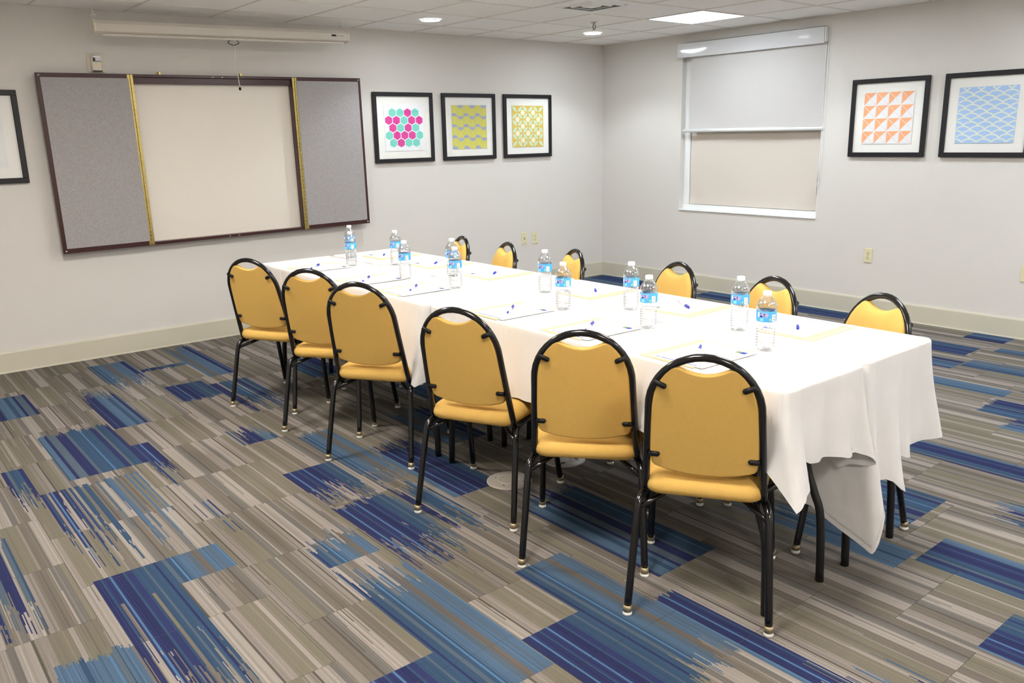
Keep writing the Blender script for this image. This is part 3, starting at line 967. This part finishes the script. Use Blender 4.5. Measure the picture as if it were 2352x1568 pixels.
def make_chair():
    root = empty('banquet_chair')
    # closed steel loop: arch of the back and seat rails
    r = 0.0125
    pts = []
    def side(s):
        q = [(0.46, s * 0.187, 0.398), (0.30, s * 0.188, 0.398), (0.17, s * 0.188, 0.398), (0.125, s * 0.188, 0.402), (0.106, s * 0.187, 0.418), (0.097, s * 0.186, 0.445)]
        for z in (0.52, 0.60, 0.68):
            w_ = 0.186 - (z - 0.445) * 0.056
            q.append((recl(z), s * w_, z))
        return q
    L_ = side(-1)
    arch = []
    for k in range(0, 21):
        an = math.pi * k / 20
        y = -0.171 * math.cos(an)
        z = 0.722 + 0.182 * math.sin(an)
        arch.append((recl(z), y, z))
    pts = L_ + arch + list(reversed(side(1))) + [(0.475, 0.17, 0.398), (0.478, 0, 0.398), (0.475, -0.17, 0.398)]
    pts = [Vector(p) for p in pts]
    MB().tube(pts, r, 12, True).build('back_frame', 'black', root)
    # back pad
    half = [(0.0, 0.485), (0.05, 0.487), (0.10, 0.494), (0.145, 0.507), (0.163, 0.516), (0.1700, 0.56), (0.1680, 0.62), (0.1645, 0.68), (0.1605, 0.735), (0.154, 0.775), (0.142, 0.812), (0.124, 0.843), (0.103, 0.866), (0.089, 0.873), (0.074, 0.870), (0.050, 0.858), (0.025, 0.850)]
    ol = half + [(0.0, 0.8475)] + [(-a, b) for a, b in reversed(half[1:])]
    ol = [(p.x, p.y) for p in resample(ol, 96)]
    pl = lambda a, b, h: (recl(b) + h, a, b)
    cushion(ol, [('o', 0.0075, -0.0122), ('o', 0.006, -0.0121), ('o', 0.003, -0.0105), ('o', 0.0005, -0.006), ('o', 0.0, 0.0), ('o', 0.001, 0.012), ('o', 0.006, 0.022), ('c', 0.88, 0.029), ('c', 0.7, 0.034), ('c', 0.4, 0.037), ('c', 0.0, 0.038)], pl).build('backrest', 'chairfab', root)
    # seat
    so = []
    def corner(cx, cy, rr, a0):
        for k in range(7):
            an = R(a0 + 90 * k / 6)
            so.append((cx + rr * math.cos(an), cy + rr * math.sin(an)))
    corner(0.445, 0.150, 0.06, 0)
    corner(0.125, 0.135, 0.05, 90)
    corner(0.125, -0.135, 0.05, 180)
    corner(0.445, -0.150, 0.06, 270)
    so2 = [(p.x, p.y) for p in resample(so, 72)]
    ps = lambda a, b, h: (a, b, h)
    cushion(so2, [('c', 0.0, 0.408), ('c', 0.9, 0.408), ('o', 0.006, 0.409), ('o', -0.004, 0.418), ('o', -0.008, 0.432), ('o', -0.005, 0.448), ('o', 0.006, 0.461), ('o', 0.022, 0.469), ('c', 0.75, 0.474), ('c', 0.4, 0.478), ('c', 0.0, 0.479)], ps).build('seat', 'chairfab', root)
    for s in (-1, 1):
        rear = smooth_path([(0.150, s * 0.190, 0.392), (0.110, s * 0.198, 0.390), (0.083, s * 0.206, 0.372), (0.070, s * 0.209, 0.335), (0.036, s * 0.217, 0.18), (0.003, s * 0.2245, 0.03)], 4)
        front = smooth_path([(0.385, s * 0.188, 0.392), (0.420, s * 0.197, 0.389), (0.440, s * 0.204, 0.370), (0.448, s * 0.207, 0.335), (0.483, s * 0.216, 0.18), (0.517, s * 0.2245, 0.03)], 4)
        for leg_pts, fx in ((rear, 0.0), (front, 0.52)):
            lg = MB().tube(leg_pts, 0.0128, 10).build('leg', 'black', root)
            MB().lathe([(0.0005, 0.034), (0.0145, 0.034), (0.015, 0.014), (0.0005, 0.014)], 12, fx, s * 0.225).build('ferrule', 'brass', lg)
            MB().lathe([(0.0005, 0.015), (0.012, 0.014), (0.0165, 0.008), (0.016, 0.001), (0.0005, 0.0)], 12, fx, s * 0.225).build('glide', 'glide', lg)
        MB().tube([(0.072, s * 0.207, 0.352), (0.16, s * 0.115, 0.392)], 0.009, 8).build('brace', 'black', root)
        MB().lathe([(0.0005, 0.004), (0.006, 0.0035), (0.008, 0)], 10).build('stack_bumper', 'chrome', root).matrix_local = Matrix.Translation((0.447, s * 0.210, 0.305)) @ Matrix.Rotation(R(-90), 4, 'Y')
        for (a0, z0, a1, z1) in ((0.118, 0.803, 0.150, 0.819), (0.142, 0.557, 0.172, 0.557)):
            MB().tube([(recl(z0) - 0.013, s * (a0 - .004), z0 - .0015), (recl(z0) - 0.014, s * a0, z0), (recl(z1) - 0.012, s * a1, z1)], [0.006, 0.0095, 0.0095], 10).build('mounting_tab', 'blackmat', root)
    return root
near = [((-4.943, -2.073), 28.9, 'mustard banquet chair seen from behind, farthest left in the near row'),
        ((-4.877, -2.695), 35.3, 'mustard banquet chair seen from behind, second from the left'),
        ((-4.902, -3.252), 33.6, 'mustard banquet chair seen from behind, third from the left'),
        ((-4.918, -4.068), 26.0, 'mustard banquet chair seen from behind, fourth from the left, right of the cloth seam'),
        ((-4.836, -4.688), 40.2, 'mustard banquet chair seen from behind, second largest of the near row'),
        ((-4.797, -5.178), 33.0, 'mustard banquet chair seen from behind, nearest and largest of all')]
far = [((-3.520, -2.149), 164.9, 'mustard chair back across the table, leftmost and half hidden behind a bottle'),
       ((-3.524, -2.639), 164.3, 'mustard chair back across the table below the switch plates'),
       ((-3.467, -3.190), 158.7, 'mustard chair back across the table below the room corner'),
       ((-3.457, -3.951), 165.2, 'mustard chair back across the table below the window'),
       ((-3.508, -4.547), 163.7, 'mustard chair back across the table, second from the right'),
       ((-3.569, -5.084), 160.3, 'mustard chair back across the table, rightmost')]
proto = make_chair()
for n, ((x, y), a, lab) in enumerate(near + far):
    ch = proto if n == 0 else copy_tree(proto)
    ch.location = (x, y, 0)
    ch.rotation_euler = (0, 0, R(a))
    tag(ch, lab, 'chair', 'mustard banquet chairs' )

# ------------------------------------------------------------------ folding tables
ZT = 0.795
TX = ((-4.640, -4.172), (-4.150, -3.680))
TY = ((-5.345, -3.452), (-3.430, -1.560))
def make_table():
    """local origin: floor under the middle of the top, long side along y"""
    t = empty('folding_table')
    w_, l_ = 0.212, 0.922
    MB().box(-w_, w_, -l_, l_, ZT - 0.030, ZT - 0.004, 0.004).build('tabletop', 'laminate', t)
    for s in (-1, 1):
        for q in (-1, 1):
            p = smooth_path([(q * 0.150, s * 0.800, ZT - 0.031), (q * 0.152, s * 0.815, 0.55), (q * 0.154, s * 0.822, 0.42), (q * 0.158, s * 0.852, 0.33), (q * 0.163, s * 0.880, 0.24), (q * 0.165, s * 0.893, 0.0)], 5)
            MB().tube(p, 0.0145, 10).build('leg', 'legblack', t)
        MB().tube([(-0.155, s * 0.824, 0.40), (0.155, s * 0.824, 0.40)], 0.012, 10).build('crossbar', 'legblack', t)
        MB().box(-0.19, 0.19, s * 0.80 - .015, s * 0.80 + .015, ZT - 0.042, ZT - 0.030).build('leg_mount', 'legblack', t)
    return t
tp = make_table()
TL = {(0, 0): 'folding table under the white cloth nearest the viewer, black bent legs showing', (1, 0): 'folding table with black legs under the near cloth on the window side', (0, 1): 'folding table under the far white cloth beside the three left chairs', (1, 1): 'folding table under the far cloth on the window side'}
for a in (0, 1):
    for b in (0, 1):
        t = tp if (a, b) == (0, 0) else copy_tree(tp)
        t.location = ((TX[a][0] + TX[a][1]) / 2 - (0.012 if a == 0 else 0.004), (TY[b][0] + TY[b][1]) / 2, 0)
        tag(t, TL[(a, b)], 'table', 'folding tables')

# ------------------------------------------------------------------ tablecloths
def cloth(rect, drops, bumps, label, seed, rip=0.006):
    x0, x1, y0, y1 = rect
    rc = 0.03
    g = random.Random(seed)
    S = []      # x, y, nx, ny, drop weight dict
    def line(ax, ay, bx, by, nx, ny, side):
        d = math.hypot(bx - ax, by - ay)
        n = max(8, int(d / 0.018))
        for k in range(n):
            u = k / n
            S.append((ax + (bx - ax) * u, ay + (by - ay) * u, nx, ny, side, u))
    def arc(cx, cy, a0, s0, s1):
        for k in range(9):
            u = k / 9
            an = R(a0 + 90 * u)
            S.append((cx + rc * math.cos(an), cy + rc * math.sin(an), math.cos(an), math.sin(an), (s0, s1), u))
    line(x0 + rc, y0, x1 - rc, y0, 0, -1, 'S'); arc(x1 - rc, y0 + rc, -90, 'S', 'E')
    line(x1, y0 + rc, x1, y1 - rc, 1, 0, 'E'); arc(x1 - rc, y1 - rc, 0, 'E', 'N')
    line(x1 - rc, y1, x0 + rc, y1, 0, 1, 'N'); arc(x0 + rc, y1 - rc, 90, 'N', 'W')
    line(x0, y1 - rc, x0, y0 + rc, -1, 0, 'W'); arc(x0 + rc, y0 + rc, 180, 'W', 'S')
    n = len(S)
    al = [0.0]
    for i in range(n):
        a, b = S[i], S[(i + 1) % n]
        al.append(al[-1] + math.hypot(b[0] - a[0], b[1] - a[1]))
    per = al[-1]
    def dval(side, u):
        v = drops[side]
        return v[0] + (v[1] - v[0]) * u if isinstance(v, tuple) else v
    base, amp = [], []
    for i, s in enumerate(S):
        if isinstance(s[4], tuple):
            a, b = dval(s[4][0], 1.0), dval(s[4][1], 0.0)
            q = s[5] * s[5] * (3 - 2 * s[5])
            base.append(a + (b - a) * q)
        else:
            base.append(dval(s[4], s[5]))
    ph = [g.uniform(0, 6.28) for _ in range(4)]
    free = drops['free']
    B = []
    for (bx, by, sig, dirx, diry, am, ex, tri) in bumps:
        k = min(range(n), key=lambda i: (S[i][0] - bx) ** 2 + (S[i][1] - by) ** 2)
        B.append((al[k], sig, dirx, diry, am, ex, tri))
    cols = []
    NR = 18
    for i, s in enumerate(S):
        side = s[4] if isinstance(s[4], str) else None
        isfree = (side in free) if side else (s[4][0] in free and s[4][1] in free)
        L_ = base[i]
        dx = dy = 0.0
        for (c, sig, ddx, ddy, am, ex, tri) in B:
            d = abs(al[i] - c)
            d = min(d, per - d)
            w_ = max(0, 1 - d / (2.2 * sig)) if tri else math.exp(-d * d / (2 * sig * sig))
            L_ += ex * w_
            wg = math.exp(-d * d / (2 * sig * sig))
            dx += ddx * am * wg
            dy += ddy * am * wg
        rp = 0.0
        if isfree:
            q = al[i]
            rp = rip * (math.sin(q * 21 + ph[0]) + 0.7 * math.sin(q * 37 + ph[1]) + 0.4 * math.sin(q * 63 + ph[2]))
        col = []
        er = 0.012
        for k in range(4):                     # rounded edge of the top
            an = R(90) * k / 3
            col.append((s[0] - s[2] * er * (1 - math.sin(an)), s[1] - s[3] * er * (1 - math.sin(an)), ZT - er * (1 - math.cos(an))))
        for k in range(1, NR + 1):
            t = k / NR
            tt = t ** 1.25
            out = (0.010 * tt if isfree else 0.0) + rp * tt + (0.004 * math.sin(al[i] * 9 + t * 5 + ph[3]) * t if isfree else 0)
            col.append((s[0] + s[2] * out + dx * tt, s[1] + s[3] * out + dy * tt, ZT - er - t * (L_ - er)))
        cols.append(col)
    m = MB()
    nr = len(cols[0])
    rings = [[cols[i][k] for i in range(n)] for k in range(nr)]
    inset = [[(s[0] - s[2] * q, s[1] - s[3] * q, ZT) for s in S] for q in (0.0260, 0.0150)]
    m.grid(inset + rings, True, True)
    m.f = [tuple(reversed(f)) for f in m.f]
    m.f.append(tuple(range(n)))
    m.c.append(None)
    m.smooth.append(False)
    o = m.build('tablecloth', 'cloth')
    sol = o.modifiers.new('thickness', 'SOLIDIFY')
    sol.thickness = 0.0012
    sol.offset = 0
    h = MB()
    for sgn in (1, -1):
        hr = []
        for k in range(nr - 2, nr):
            ring = []
            for i, s in enumerate(S):
                p = Vector(cols[i][k]) if k == nr - 1 else Vector(cols[i][nr - 1]).lerp(Vector(cols[i][nr - 3]), 0.02 * 18 / (2 * max(0.1, base[i])) )
                ring.append((p.x + s[2] * 0.0016 * sgn, p.y + s[3] * 0.0016 * sgn, p.z))
            hr.append(ring if sgn > 0 else ring[::-1])
        h.grid(hr, True, True)
    h.build('hem', 'cloth', o)
    tag(o, label, 'tablecloth', 'white tablecloths')
    return o
e = 0.008
# near cloth on the chair side
cloth((-4.638, TX[0][1] + .004, TY[0][0] - e, TY[0][1] + e), {'S': (0.25, 0.295), 'E': 0.34, 'N': 0.36, 'W': (0.35, 0.235), 'free': 'SW'},
      [(-4.635, -5.345, 0.036, 0.22, -1, 0.058, 0.135, True), (-4.565, -5.353, 0.016, 0.2, -1, 0.035, 0.04, False),
       (-4.525, -5.353, 0.014, 0, 1, 0.022, -0.02, False), (-4.45, -5.353, 0.022, 0, -1, 0.016, 0.0, False), (-4.39, -5.353, 0.018, 0, 1, 0.008, 0.0, False), (-4.28, -5.353, 0.03, 0, -1, 0.018, 0.01, False),
       (-4.168, -5.353, 0.022, 0.45, -1, 0.060, 0.03, True), (-4.215, -5.353, 0.016, 0, 1, 0.014, 0.0, False), (-4.168, -5.27, 0.03, 0.1, -0.5, 0.03, 0.05, False),
       (-4.638, -4.9, 0.06, -1, 0, 0.010, 0, False), (-4.638, -4.4, 0.05, -1, 0, 0.010, 0, False)],
      'white tablecloth nearest the viewer, chair side, hanging in a pointed corner', 3)
# near cloth on the window side
cloth((TX[1][0] - .004, TX[1][1] + e + .008, TY[0][0] - e + .006, TY[0][1] + e), {'S': (0.44, 0.375), 'E': 0.37, 'N': 0.36, 'W': (0.42, 0.59), 'free': 'SE'},
      [(-4.150, -5.34, 0.072, 0.26, -0.75, 0.12, 0.115, True), (-4.06, -5.345, 0.028, 0.2, 1, 0.05, 0.0, False), (-3.965, -5.345, 0.030, 0.2, -1, 0.06, 0.09, False), (-3.895, -5.345, 0.020, 0, 1, 0.040, -0.02, False),
       (-3.84, -5.345, 0.025, 0, -1, 0.022, 0.015, False), (-3.79, -5.345, 0.016, 0, 1, 0.012, 0, False), (-3.672, -5.345, 0.045, 0.9, -0.3, 0.075, 0.015, False), (-3.664, -5.24, 0.03, -1, 0.3, 0.03, 0.08, False), (-3.74, -5.345, 0.022, 0, 1, 0.012, 0, False)],
      'white tablecloth nearest the viewer, window side, corner trailing almost to the floor', 5)
# far cloths
cloth((TX[0][0] - e - .012, TX[0][1] + .004, TY[1][0] - e, TY[1][1] + e + .02), {'S': 0.36, 'E': 0.34, 'N': 0.33, 'W': (0.33, 0.37), 'free': 'NW'},
      [(-4.655, -3.42, 0.050, -1, 0.05, 0.065, 0.03, True), (-4.66, -3.28, 0.04, -1, 0, 0.012, 0, False), (-4.66, -2.8, 0.06, -1, 0, 0.010, 0, False)],
      'far white tablecloth on the side of the chairs seen from behind', 8)
cloth((TX[1][0] - .004, TX[1][1] + e + .008, TY[1][0] - e, TY[1][1] + e + .02), {'S': 0.36, 'E': 0.38, 'N': 0.33, 'W': 0.36, 'free': 'NE'},
      [(-3.67, -1.55, 0.04, 0.7, 0.7, 0.05, 0.08, True)], 'far white tablecloth on the window side', 9)

# ------------------------------------------------------------------ place settings
ZP = ZT + 0.0012
near_sets = [(-1.92, -4.333, 'farthest left'), (-2.545, -4.333, 'second from the left'), (-2.985, -4.345, 'third from the left'), (-3.765, -4.335, 'fourth from the left'), (-4.270, -4.330, 'fifth from the left'), (-4.812, -4.332, 'nearest the viewer')]
far_sets = [(-1.955, -4.02, 'farthest left'), (-2.526, -4.02, 'second from the left'), (-3.095, -4.018, 'third from the left'), (-3.880, -4.016, 'fourth from the left'), (-4.450, -4.008, 'fifth from the left'), (-5.025, -4.012, 'rightmost')]
pens_near = [((-4.45, -1.946), (-4.548, -2.041)), ((-4.466, -2.593), (-4.57, -2.699)), ((-4.431, -3.025), (-4.57, -3.156)), ((-4.422, -3.812), (-4.557, -3.926)), ((-4.408, -4.31), (-4.551, -4.40)), ((-4.407, -4.855), (-4.557, -4.958))]
pens_far = [((-3.951, -1.882), (-3.863, -1.76)), ((-3.928, -2.449), (-3.802, -2.342)), ((-3.918, -3.022), (-3.799, -2.928)), ((-3.903, -3.817), (-3.785, -3.684)), ((-3.90, -4.392), (-3.816, -4.259)), ((-3.921, -4.941), (-3.777, -4.845))]
PL, PWd = 0.296, 0.224
ENV = MB().box(-0.163, 0.163, -0.120, 0.120, 0, 0.0022).mesh('envelope')
ENVF = MB().box(-0.150, 0.150, 0.092, 0.094, 0.0022, 0.0028).mesh('flap')
PAD = MB().box(-PL / 2, PL / 2, -PWd / 2, PWd / 2, 0, 0.0022).mesh('notepad')
PADM = MB()
for (a, b, c) in ((-0.085, 0.075, '#2f36a6'), (-0.1, -0.092, '#2f36a6'), (0.08, 0.098, '#2f36a6')):
    PADM.face([(-PL / 2 + 0.006, a, 0.0024), (-PL / 2 + 0.012, a, 0.0024), (-PL / 2 + 0.012, b, 0.0024), (-PL / 2 + 0.006, b, 0.0024)][::1], lin(c))
PADM = PADM.mesh('footer_line')
LOGO = MB()
LOGO.face([(PL / 2 - 0.052, -PWd / 2 + 0.018, 0.0024), (PL / 2 - 0.028, -PWd / 2 + 0.018, 0.0024), (PL / 2 - 0.028, -PWd / 2 + 0.040, 0.0024), (PL / 2 - 0.052, -PWd / 2 + 0.040, 0.0024)], lin('#3c48b4'))
LOGO.face([(PL / 2 - 0.052, -PWd / 2 + 0.040, 0.0024), (PL / 2 - 0.028, -PWd / 2 + 0.040, 0.0024), (PL / 2 - 0.028, -PWd / 2 + 0.060, 0.0024), (PL / 2 - 0.052, -PWd / 2 + 0.060, 0.0024)], lin('#7f9a68'))
LOGO = LOGO.mesh('logo')
def make_pen():
    t = empty('ballpoint_pen')
    ln = 0.155
    r = 0.0052
    prof = lambda pts: [(rr, xx) for rr, xx in pts]
    def lx(pts):
        m = MB()
        rings = [[(xx, rr * math.cos(2 * math.pi * k / 10), r + rr * math.sin(2 * math.pi * k / 10)) for k in range(10)] for rr, xx in pts]
        m.grid(rings, True, True, True, True)
        return m
    lx([(r, 0.045), (r, 0.135)]).build('barrel', 'penwhite', t)
    lx([(r * .6, 0.0), (r * 1.1, 0.003), (r * 1.12, 0.05), (r * 1.0, 0.052)]).build('cap', 'penblue', t)
    lx([(r * 1.0, 0.134), (r * .8, 0.143), (r * .3, ln)]).build('tip', 'penblue', t)
    MB().box(0.002, 0.04, -0.0014, 0.0014, 2 * r + .0012, 2 * r + .003).build('clip', 'penblue', t)
    return t
pen0 = None
for row, sets, pens in (('near', near_sets, pens_near), ('far', far_sets, pens_far)):
    for n, (yy, xx, where) in enumerate(sets):
        wr = 'on the chair side' if row == 'near' else 'on the window side'
        if row == 'near':
            pc = (xx - PL / 2 + 0.008, yy - PWd / 2)
            ec = (xx - PL / 2 + 0.014, yy + 0.048 - 0.120)
            rz = 0.0
        else:
            pc = (xx + PL / 2, yy + PWd / 2)
            ec = (xx + PL / 2 - 0.006, yy - 0.042 + 0.120)
            rz = math.pi
        rz += R(random.uniform(-1.5, 1.5))
        ev = link('envelope', ENV, 'manila')
        link('flap_edge', ENVF, 'manila', ev)
        ev.location = (ec[0], ec[1], ZP)
        ev.rotation_euler = (0, 0, rz)
        tag(ev, 'manila envelope under a notepad, %s place %s' % (where, wr), 'envelope', 'manila envelopes')
        pd = link('notepad', PAD, 'paper')
        link('footer_line', PADM, 'ink', pd)
        link('logo', LOGO, 'ink', pd)
        pd.location = (pc[0], pc[1], ZP + 0.0032)
        pd.rotation_euler = (0, 0, rz + R(random.uniform(-0.8, 0.8)))
        tag(pd, 'white notepad with blue footer line, %s place %s' % (where, wr), 'notepad', 'notepads at the places')
        (ax, ay), (bx_, by_) = pens[n]
        if pen0 is None:
            pen0 = make_pen()
            pn = pen0
        else:
            pn = copy_tree(pen0)
        pn.location = (ax, ay, ZP + 0.0058)
        pn.rotation_euler = (0, 0, math.atan2(by_ - ay, bx_ - ax))
        tag(pn, 'blue capped pen lying on the notepad, %s place %s' % (where, wr), 'pen', 'pens on the notepads')

# ------------------------------------------------------------------ water bottles
def make_bottle():
    t = empty('water_bottle')
    prof = [(0.0005, 0.006), (0.018, 0.004), (0.027, 0.0), (0.0325, 0.005), (0.0335, 0.012)]
    z = 0.014
    while z < 0.076:
        prof += [(0.0336, z), (0.0342, z + 0.002), (0.0338, z + 0.0045), (0.0312, z + 0.0068), (0.0314, z + 0.0085)]
        z += 0.010
    prof += [(0.0318, 0.080), (0.0312, 0.086), (0.0322, 0.094), (0.0342, 0.102), (0.0345, 0.107), (0.0345, 0.145), (0.0352, 0.149), (0.0356, 0.156), (0.0345, 0.163), (0.0312, 0.172), (0.0262, 0.181), (0.0205, 0.189), (0.0150, 0.1945), (0.0136, 0.197), (0.0132, 0.202)]
    MB().lathe(prof, 32).build('bottle_body', 'pet', t)
    wp = [(max(0.0004, r - 0.0012), h + 0.001) for r, h in prof if h < 0.168] + [(0.0305, 0.171), (0.0004, 0.171)]
    MB().lathe(wp, 24).build('water', 'water', t)
    m = MB()
    rr = lambda k: 0.0148 if k % 2 else 0.0153
    m.grid([[(rr(k) * sc_ * math.cos(2 * math.pi * k / 36), rr(k) * sc_ * math.sin(2 * math.pi * k / 36), hz_) for k in range(36)] for sc_, hz_ in ((1.02, 0.1985), (1.0, 0.1995), (1.0, 0.2105), (0.93, 0.2125), (0.05, 0.2128))], True, True, True, True)
    m.build('cap', 'capwhite', t)
    lb = MB().lathe([(0.0350, 0.107), (0.0353, 0.1075), (0.0353, 0.1448), (0.0350, 0.145)], 40).build('label', 'label', t)
    def arc(a0, a1, z0, z1, r):
        k = max(2, int((a1 - a0) / 6))
        return [[(r * math.cos(R(a0 + (a1 - a0) * i / k)), r * math.sin(R(a0 + (a1 - a0) * i / k)), zz) for i in range(k + 1)] for zz in (z0, z1)]
    def panel(name, items, par):
        m = MB()
        for (a0, a1, z0, z1, c, lay) in items:
            g_ = arc(a0, a1, z0, z1, 0.0355 + lay * 0.00015)
            for i in range(len(g_[0]) - 1):
                m.face([g_[0][i], g_[0][i + 1], g_[1][i + 1], g_[1][i]], lin(c), True)
        m.build(name, 'ink', par)
    base = 227.0
    pn = [(base - 52, base - 4, 0.124, 0.139, '#a9a6d4', 0), (base - 52, base - 36, 0.124, 0.130, '#2b2c8e', 1), (base - 30, base - 22, 0.127, 0.130, '#2b2c6e', 1), (base - 30, base - 22, 0.133, 0.137, '#2b2c6e', 1),
          (base - 52, base - 44, 0.134, 0.138, '#4a48a8', 1), (base - 6, base - 4, 0.124, 0.127, '#2b2c6e', 1)]
    panel('facts_panel', pn, lb)
    bp_ = [(base + 18, base + 46, 0.109, 0.134, '#f1f2f4', 0)]
    for i in range(7):
        bp_.append((base + 22 + i * 3, base + 23.4 + i * 3, 0.113, 0.119, '#8d8d92', 1))
        bp_.append((base + 22 + i * 3, base + 23.6 + i * 3, 0.123, 0.129, '#8d8d92', 1))
    panel('barcode_panel', bp_, lb)
    panel('logo_dots', [(base - 50, base - 30, 0.110, 0.121, '#8cd0f4', 0), (base + 3, base + 12, 0.113, 0.119, '#b9dc6a', 0), (base - 68, base - 56, 0.124, 0.140, '#ecf2f8', 0)], lb)
    return t
BOT = [(-4.299, -2.083, 'on the chair side, farthest left'), (-4.325, -2.745, 'on the chair side, second from the left'), (-4.298, -3.19, 'on the chair side, third from the left'), (-4.275, -3.985, 'on the chair side, fourth from the left'), (-4.282, -4.495, 'on the chair side, fifth from the left'), (-4.253, -5.018, 'nearest the viewer'),
       (-4.117, -1.738, 'farthest left, partly hidden behind another bottle'), (-4.078, -2.245, 'on the window side, second from the left'), (-4.088, -2.865, 'on the window side, third from the left'), (-4.054, -3.613, 'on the window side, fourth from the left'), (-4.063, -4.198, 'on the window side, fifth from the left'), (-4.058, -4.767, 'on the window side, rightmost')]
b0 = make_bottle()
for n, (x, y, wh) in enumerate(BOT):
    b = b0 if n == 0 else copy_tree(b0)
    b.location = (x, y, ZT + 0.001)
    # every label turns towards the front left corner of the room, a little differently
    b.rotation_euler = (0, 0, R(random.uniform(-7, 7) + (0 if y < -3.5 else 8)))
    tag(b, 'clear water bottle with blue label, %s' % wh, 'bottle', 'water bottles on the table')
